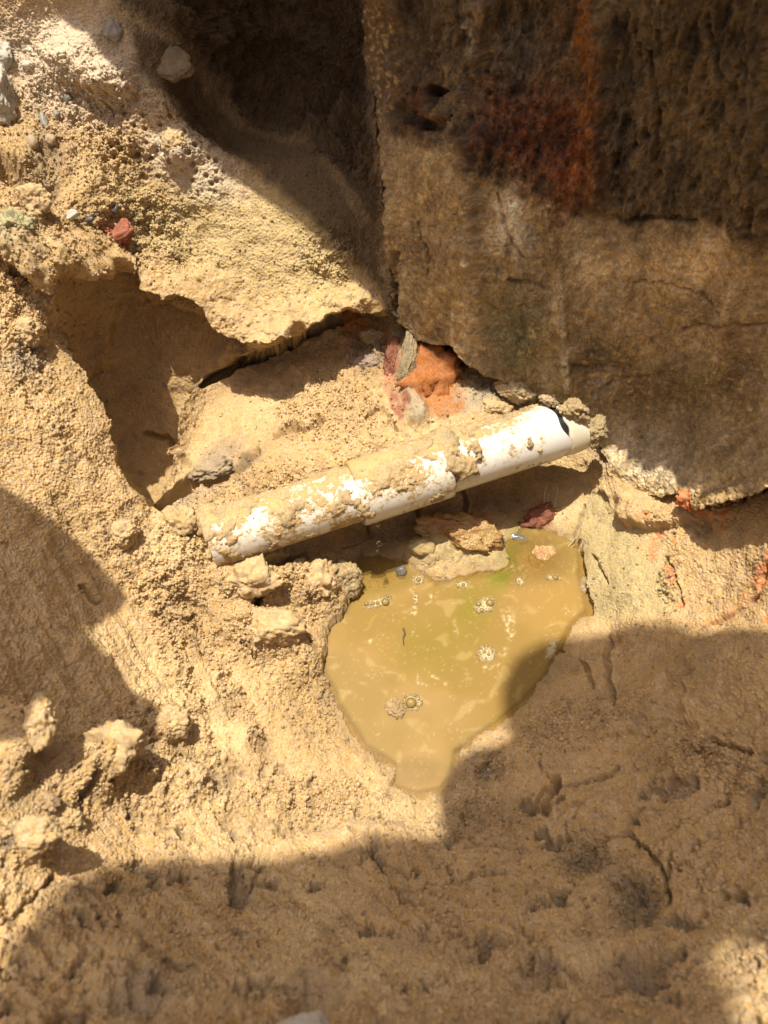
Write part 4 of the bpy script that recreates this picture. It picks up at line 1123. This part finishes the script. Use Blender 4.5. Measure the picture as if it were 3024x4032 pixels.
def surface_scatter(name, count, weight, sizes, seed):
    """loose grains and crumbs lying on the sand: one object"""
    r = np.random.default_rng(seed)
    w = (weight * (sW < -15) * (sP < -5) * (GX > -60) * (GX < 3084) * (GY > -60) * (GY < 4092)).ravel()
    # even out the cell size
    pick = r.choice(len(w), count, p=w / w.sum())
    c = P_pit.reshape(-1, 3)[pick]
    nn = N_pit.reshape(-1, 3)[pick]
    col = SAND.reshape(-1, 3)[pick] * r.uniform(.75, 1.25, (count, 1))
    V0, F0 = ICO[1]
    F0 = np.array(F0)
    size = sizes[0] * (sizes[1] / sizes[0]) ** (r.random(count) ** 2.2)
    jit = 1 + r.uniform(-.3, .3, (count, len(V0), 1))
    sc = r.uniform(.7, 1.3, (count, 1, 3))
    V = V0[None] * jit * sc * size[:, None, None] + (c + nn * size[:, None] * .45)[:, None]
    nv = len(V0)
    F = (F0[None] + (np.arange(count) * nv)[:, None, None]).reshape(-1, 3)
    me = bpy.data.meshes.new(name)
    me.vertices.add(count * nv); me.vertices.foreach_set('co', V.astype(np.float32).ravel())
    me.loops.add(len(F) * 3); me.loops.foreach_set('vertex_index', F.astype(np.int32).ravel())
    me.polygons.add(len(F)); me.polygons.foreach_set('loop_start', np.arange(0, len(F) * 3, 3, dtype=np.int32))
    a = me.attributes.new('tint', 'FLOAT_COLOR', 'POINT')
    cc = np.repeat(col, nv, 0)
    a.data.foreach_set('color', np.c_[np.clip(cc, .004, .9), np.ones(len(cc))].astype(np.float32).ravel())
    g = me.attributes.new('gloss', 'FLOAT', 'POINT'); g.data.foreach_set('value', np.full(len(cc), .6, np.float32))
    me.update(); me.materials.append(M_sand)
    o = bpy.data.objects.new(name, me); C.objects.link(o)
    o['kind'] = 'stuff'
    return o


cellw = np.linalg.norm(np.gradient(P_pit, axis=1), axis=2) * np.linalg.norm(np.gradient(P_pit, axis=0), axis=2)
surface_scatter('sand_crumbs', 70000, (.035 + .22 * near + crumb ** 1.4) * np.minimum(cellw, 2e-6), (.0004, .0016), 71)

# ------------------------------------------------------------------ bubbles, drops, twig, roots
m_bub, nt, b = mat('bubble_film')
lw = nt.nodes.new('ShaderNodeLayerWeight'); lw.inputs[0].default_value = .5
cr = nt.nodes.new('ShaderNodeValToRGB')
cr.color_ramp.elements[0].position = .15; cr.color_ramp.elements[0].color = (.24, .165, .055, 1)
cr.color_ramp.elements[1].position = .85; cr.color_ramp.elements[1].color = (.62, .55, .38, 1)  # dark ring and pale rim light painted by viewing angle
e = cr.color_ramp.elements.new(.5); e.color = (.12, .08, .025, 1)
link(nt, lw.outputs['Facing'], cr.inputs[0]); link(nt, cr.outputs[0], b.inputs['Base Color'])
b.inputs['Roughness'].default_value = .03; b.inputs['Specular IOR Level'].default_value = .9
m_froth = plain('froth', (.44, .355, .19), .4, .4, .15, 200, .6, .0006)
nt = m_froth.node_tree
no = nt.nodes.new('ShaderNodeTexNoise'); no.inputs['Scale'].default_value = 330; no.inputs['Detail'].default_value = 5; no.inputs['Roughness'].default_value = .65
tc = nt.nodes.new('ShaderNodeTexCoord'); link(nt, tc.outputs['Object'], no.inputs['Vector'])
ed = nt.nodes.new('ShaderNodeAttribute'); ed.attribute_name = 'edge'
ad = nt.nodes.new('ShaderNodeMath'); ad.operation = 'SUBTRACT'; no.inputs['Scale'].default_value = 500; link(nt, no.outputs['Fac'], ad.inputs[0]); link(nt, ed.outputs['Fac'], ad.inputs[1])
mr = nt.nodes.new('ShaderNodeMapRange'); mr.inputs[1].default_value = .12; mr.inputs[2].default_value = .42; mr.inputs[4].default_value = .85
link(nt, ad.outputs[0], mr.inputs[0]); link(nt, mr.outputs[0], nt.nodes['Principled BSDF'].inputs['Alpha'])


def on_water(px, py, z=.0006):
    return at_t(np.float64(px), np.float64(py), t_z(np.float64(px), np.float64(py), z))


dome_me = None


def dome_mesh():
    V, F = [], []
    n, k = 20, 7
    for j in range(k):
        a = (math.pi / 2) * j / (k - 1) * .98
        for i in range(n):
            b_ = 2 * math.pi * i / n
            V.append((math.cos(a) * math.cos(b_), math.cos(a) * math.sin(b_), math.sin(a) * .85))
    for j in range(k - 1):
        for i in range(n):
            i2 = (i + 1) % n
            F.append((j * n + i, j * n + i2, (j + 1) * n + i2, (j + 1) * n + i))
    F.append(tuple(range((k - 1) * n, k * n)))
    return V, F


DV, DF = dome_mesh()
dome = bpy.data.meshes.new('bubble'); dome.from_pydata(DV, [], DF); dome.update(); dome.materials.append(m_bub)
dome.polygons.foreach_set('use_smooth', np.ones(len(dome.polygons), bool))


def foam(label, cx, cy, rx, ry, big, n, seed, ang=0):
    r = random.Random(seed)
    o = bpy.data.objects.new('foam_patch', None); C.objects.link(o)
    c0 = on_water(cx, cy); o.location = c0
    tag(o, label, 'foam', 'patches of foam on the pool')
    placed = []
    for bx, by, br in big:
        placed.append((bx, by, br))
    tries = 0
    ca, sa = math.cos(math.radians(ang)), math.sin(math.radians(ang))
    while len(placed) < n + len(big) and tries < 900:
        tries += 1
        a, q = r.random() * 6.283, math.sqrt(r.random())
        u, v = math.cos(a) * q * rx, math.sin(a) * q * ry
        bx, by = cx + u * ca - v * sa, cy + u * sa + v * ca
        br = r.choice((2.2, 2.8, 3.5, 4.5, 6)) * (1.2 - .4 * q)
        if all(math.hypot(bx - x, by - y) > (br + k) * .9 for x, y, k in placed):
            placed.append((bx, by, br))
    for bx, by, br in placed:
        p = on_water(bx, by)
        m = float((p - CAM) @ FW) * TV / 2016
        b_ = bpy.data.objects.new('bubble', dome); C.objects.link(b_)
        b_.parent = o
        b_.location = p - c0
        b_.scale = (br * m,) * 3
    # the froth the bubbles sit in: a thin uneven raft
    V, F = [], []
    k, rings = 56, 7
    for j in range(rings):
        for i in range(k):
            a = 2 * math.pi * i / k
            e = 1.25 + .30 * float(fbm(np.array([[math.cos(a), math.sin(a), seed * 3.3]], np.float32), 1.6, 3, 900 + seed)[0])
            q = e * (j + 1) / rings
            u, v = math.cos(a) * rx * q, math.sin(a) * ry * q
            p = on_water(cx + u * ca - v * sa, cy + u * sa + v * ca, .0004 + .0004 * (1 - (j / (rings - 1)) ** 2))
            V.append(p - c0)
    F.append(tuple(range(k))[::-1])
    for j in range(rings - 1):
        for i in range(k):
            i2 = (i + 1) % k
            F.append((j * k + i, j * k + i2, (j + 1) * k + i2, (j + 1) * k + i))
    fr_ = mesh_object('froth', V, F, m_froth, o)
    at = fr_.data.attributes.new('edge', 'FLOAT', 'POINT')
    at.data.foreach_set('value', np.repeat(np.linspace(0, .62, rings) ** 1.3, k).astype(np.float32))
    return o


foam('round foam patch with one large bubble beside the lone wet clod', 1625, 2765, 42, 34, [(1619, 2767, 23), (1598, 2742, 7), (1634, 2738, 8), (1592, 2766, 6), (1648, 2752, 7)], 26, 1)
foam('foam patch with three large bubbles right of the pool centre', 1908, 2382, 46, 32, [(1929, 2374, 17), (1885, 2378, 12), (1897, 2403, 10)], 20, 2, -15)
foam('cluster of many small bubbles just outside the rounded shadow', 1915, 2575, 40, 34, [(1907, 2567, 8), (1924, 2577, 7)], 24, 3)
foam('foam patch at the edge of the wet stones near the top of the pool', 1648, 2282, 28, 20, [(1648, 2282, 11), (1630, 2276, 5)], 12, 4)
foam('small foam patch with one bubble right of the stones foam', 1822, 2300, 28, 14, [(1824, 2302, 8)], 5, 5)
foam('row of bubbles along the left shore under the pipe joint', 1490, 2372, 62, 18, [(1517, 2370, 17), (1487, 2374, 9), (1468, 2376, 9), (1442, 2377, 10), (1526, 2347, 8)], 16, 6, -18)
foam('foam at the foot of the wet orange stone', 2178, 2275, 34, 12, [(2186, 2273, 13)], 12, 7, 5)
foam('small pale foam patch left of the wet orange stone', 2047, 2288, 18, 18, [(2045, 2290, 5)], 12, 8)
foam('short string of tiny bubbles trailing toward the pool centre', 1635, 2358, 12, 26, [(1633, 2352, 6), (1634, 2366, 5)], 8, 9)
foam('foam film in the rounded shadow near the right shore', 2170, 2560, 22, 50, [], 10, 10, 25)

m_drop, nt, b = mat('clear_water')
b.inputs['Base Color'].default_value = (.95, .95, .9, 1); b.inputs['Transmission Weight'].default_value = 1.0; b.inputs['Roughness'].default_value = .02; b.inputs['IOR'].default_value = 1.33
for px, py, r_, lb in [(1487, 2066, 10, 'topmost water drop hanging from the edge of the pipe coupling'), (1493, 2142, 12, 'largest water drop falling below the pipe coupling'), (1486, 2172, 6, 'smallest water drop just above the pool')]:
    c = pipe_pt(S1 + .004, -.5, R0)
    t = float((c - CAM) @ FW)
    V0, F0 = ICO[3]
    m = t * TV / 2016
    V = V0 * r_ * m * np.array([.92, .92, 1.08])
    V[:, 2] += np.where(V0[:, 2] > .5, (V0[:, 2] - .5) * .5 * r_ * m, 0)
    o = mesh_object('water_drop', V, F0, m_drop); o.location = at_t(np.float64(px), np.float64(py), t)
    tag(o, lb, 'drop', 'water drops falling from the pipe')


def strand(name, pts, r0, r1, material, label, cat, group=None):
    pts = [np.array(p, float) for p in pts]
    P = []
    for i in range(len(pts) - 1):
        a, b_, c, d = pts[max(i - 1, 0)], pts[i], pts[i + 1], pts[min(i + 2, len(pts) - 1)]
        for k in range(6):
            u = k / 6
            P.append(b_ + .5 * u * (c - a + u * (2 * a - 5 * b_ + 4 * c - d + u * (3 * (b_ - c) + d - a))))
    P.append(pts[-1])
    V, F = [], []
    n = 8
    for i, p in enumerate(P):
        d = P[min(i + 1, len(P) - 1)] - P[max(i - 1, 0)]
        d /= np.linalg.norm(d)
        e = np.cross(d, [.3, .2, 1]); e /= np.linalg.norm(e)
        f = np.cross(d, e)
        r = r0 + (r1 - r0) * i / (len(P) - 1)
        for k in range(n):
            a = 2 * math.pi * k / n
            V.append(p + (e * math.cos(a) + f * math.sin(a)) * r * (1 + .15 * math.sin(i * 1.7 + k)))
    for i in range(len(P) - 1):
        for k in range(n):
            k2 = (k + 1) % n
            F.append((i * n + k, i * n + k2, (i + 1) * n + k2, (i + 1) * n + k))
    F += [tuple(range(n))[::-1], tuple(range((len(P) - 1) * n, len(P) * n))]
    o = mesh_object(name, V, F, material)
    tag(o, label, cat, group)
    return o


m_twig = plain('dark_twig', (.09, .055, .04), .6, .4, .4, 200)
m_straw = plain('straw', (.52, .40, .18), .6, .4, .2, 200)
m_root = plain('pale_root', (.60, .55, .42), .5, .4, .2, 200)
strand('twig', [on_water(1588, 2474, .001), on_water(1594, 2494, .0016), on_water(1588, 2512, .001), on_water(1590, 2540, .001)], .0008, .0004, m_twig, 'short dark twig floating in the middle of the pool', 'twig')


def above(px, py, h):
    s_ = surf(px, py)
    return s_ + (CAM - s_) / np.linalg.norm(CAM - s_) * h


strand('grass_blade', [above(2230, 2140, .001), above(2255, 2115, .004), above(2285, 2070, .007)], .0007, .0003, m_straw, 'dry straw blade right of the crumbled brick piece, longer of two', 'grass')
strand('grass_blade', [above(2232, 2142, .001), above(2262, 2128, .003), above(2280, 2112, .004)], .0006, .0003, m_straw, 'shorter dry straw blade crossing the longer one by the brick piece', 'grass')
for k, (a, b_, c) in enumerate([((2150, 1915), (2142, 1950), (2138, 1995)), ((2195, 1915), (2188, 1955), (2178, 2010))]):
    strand('root', [above(*a, .004), above(*b_, .006), above(*c, .003)], .0007, .0004, m_root, ['thin pale root hanging below the right end of the pipe, left of two', 'thin pale root hanging below the right end of the pipe, right of two'][k], 'root')
strand('root', [above(1345, 2160, .004), above(1400, 2145, .008), above(1470, 2110, .010)], .0005, .0003, m_twig, 'thin dark root in the shade under the left half of the pipe', 'root')
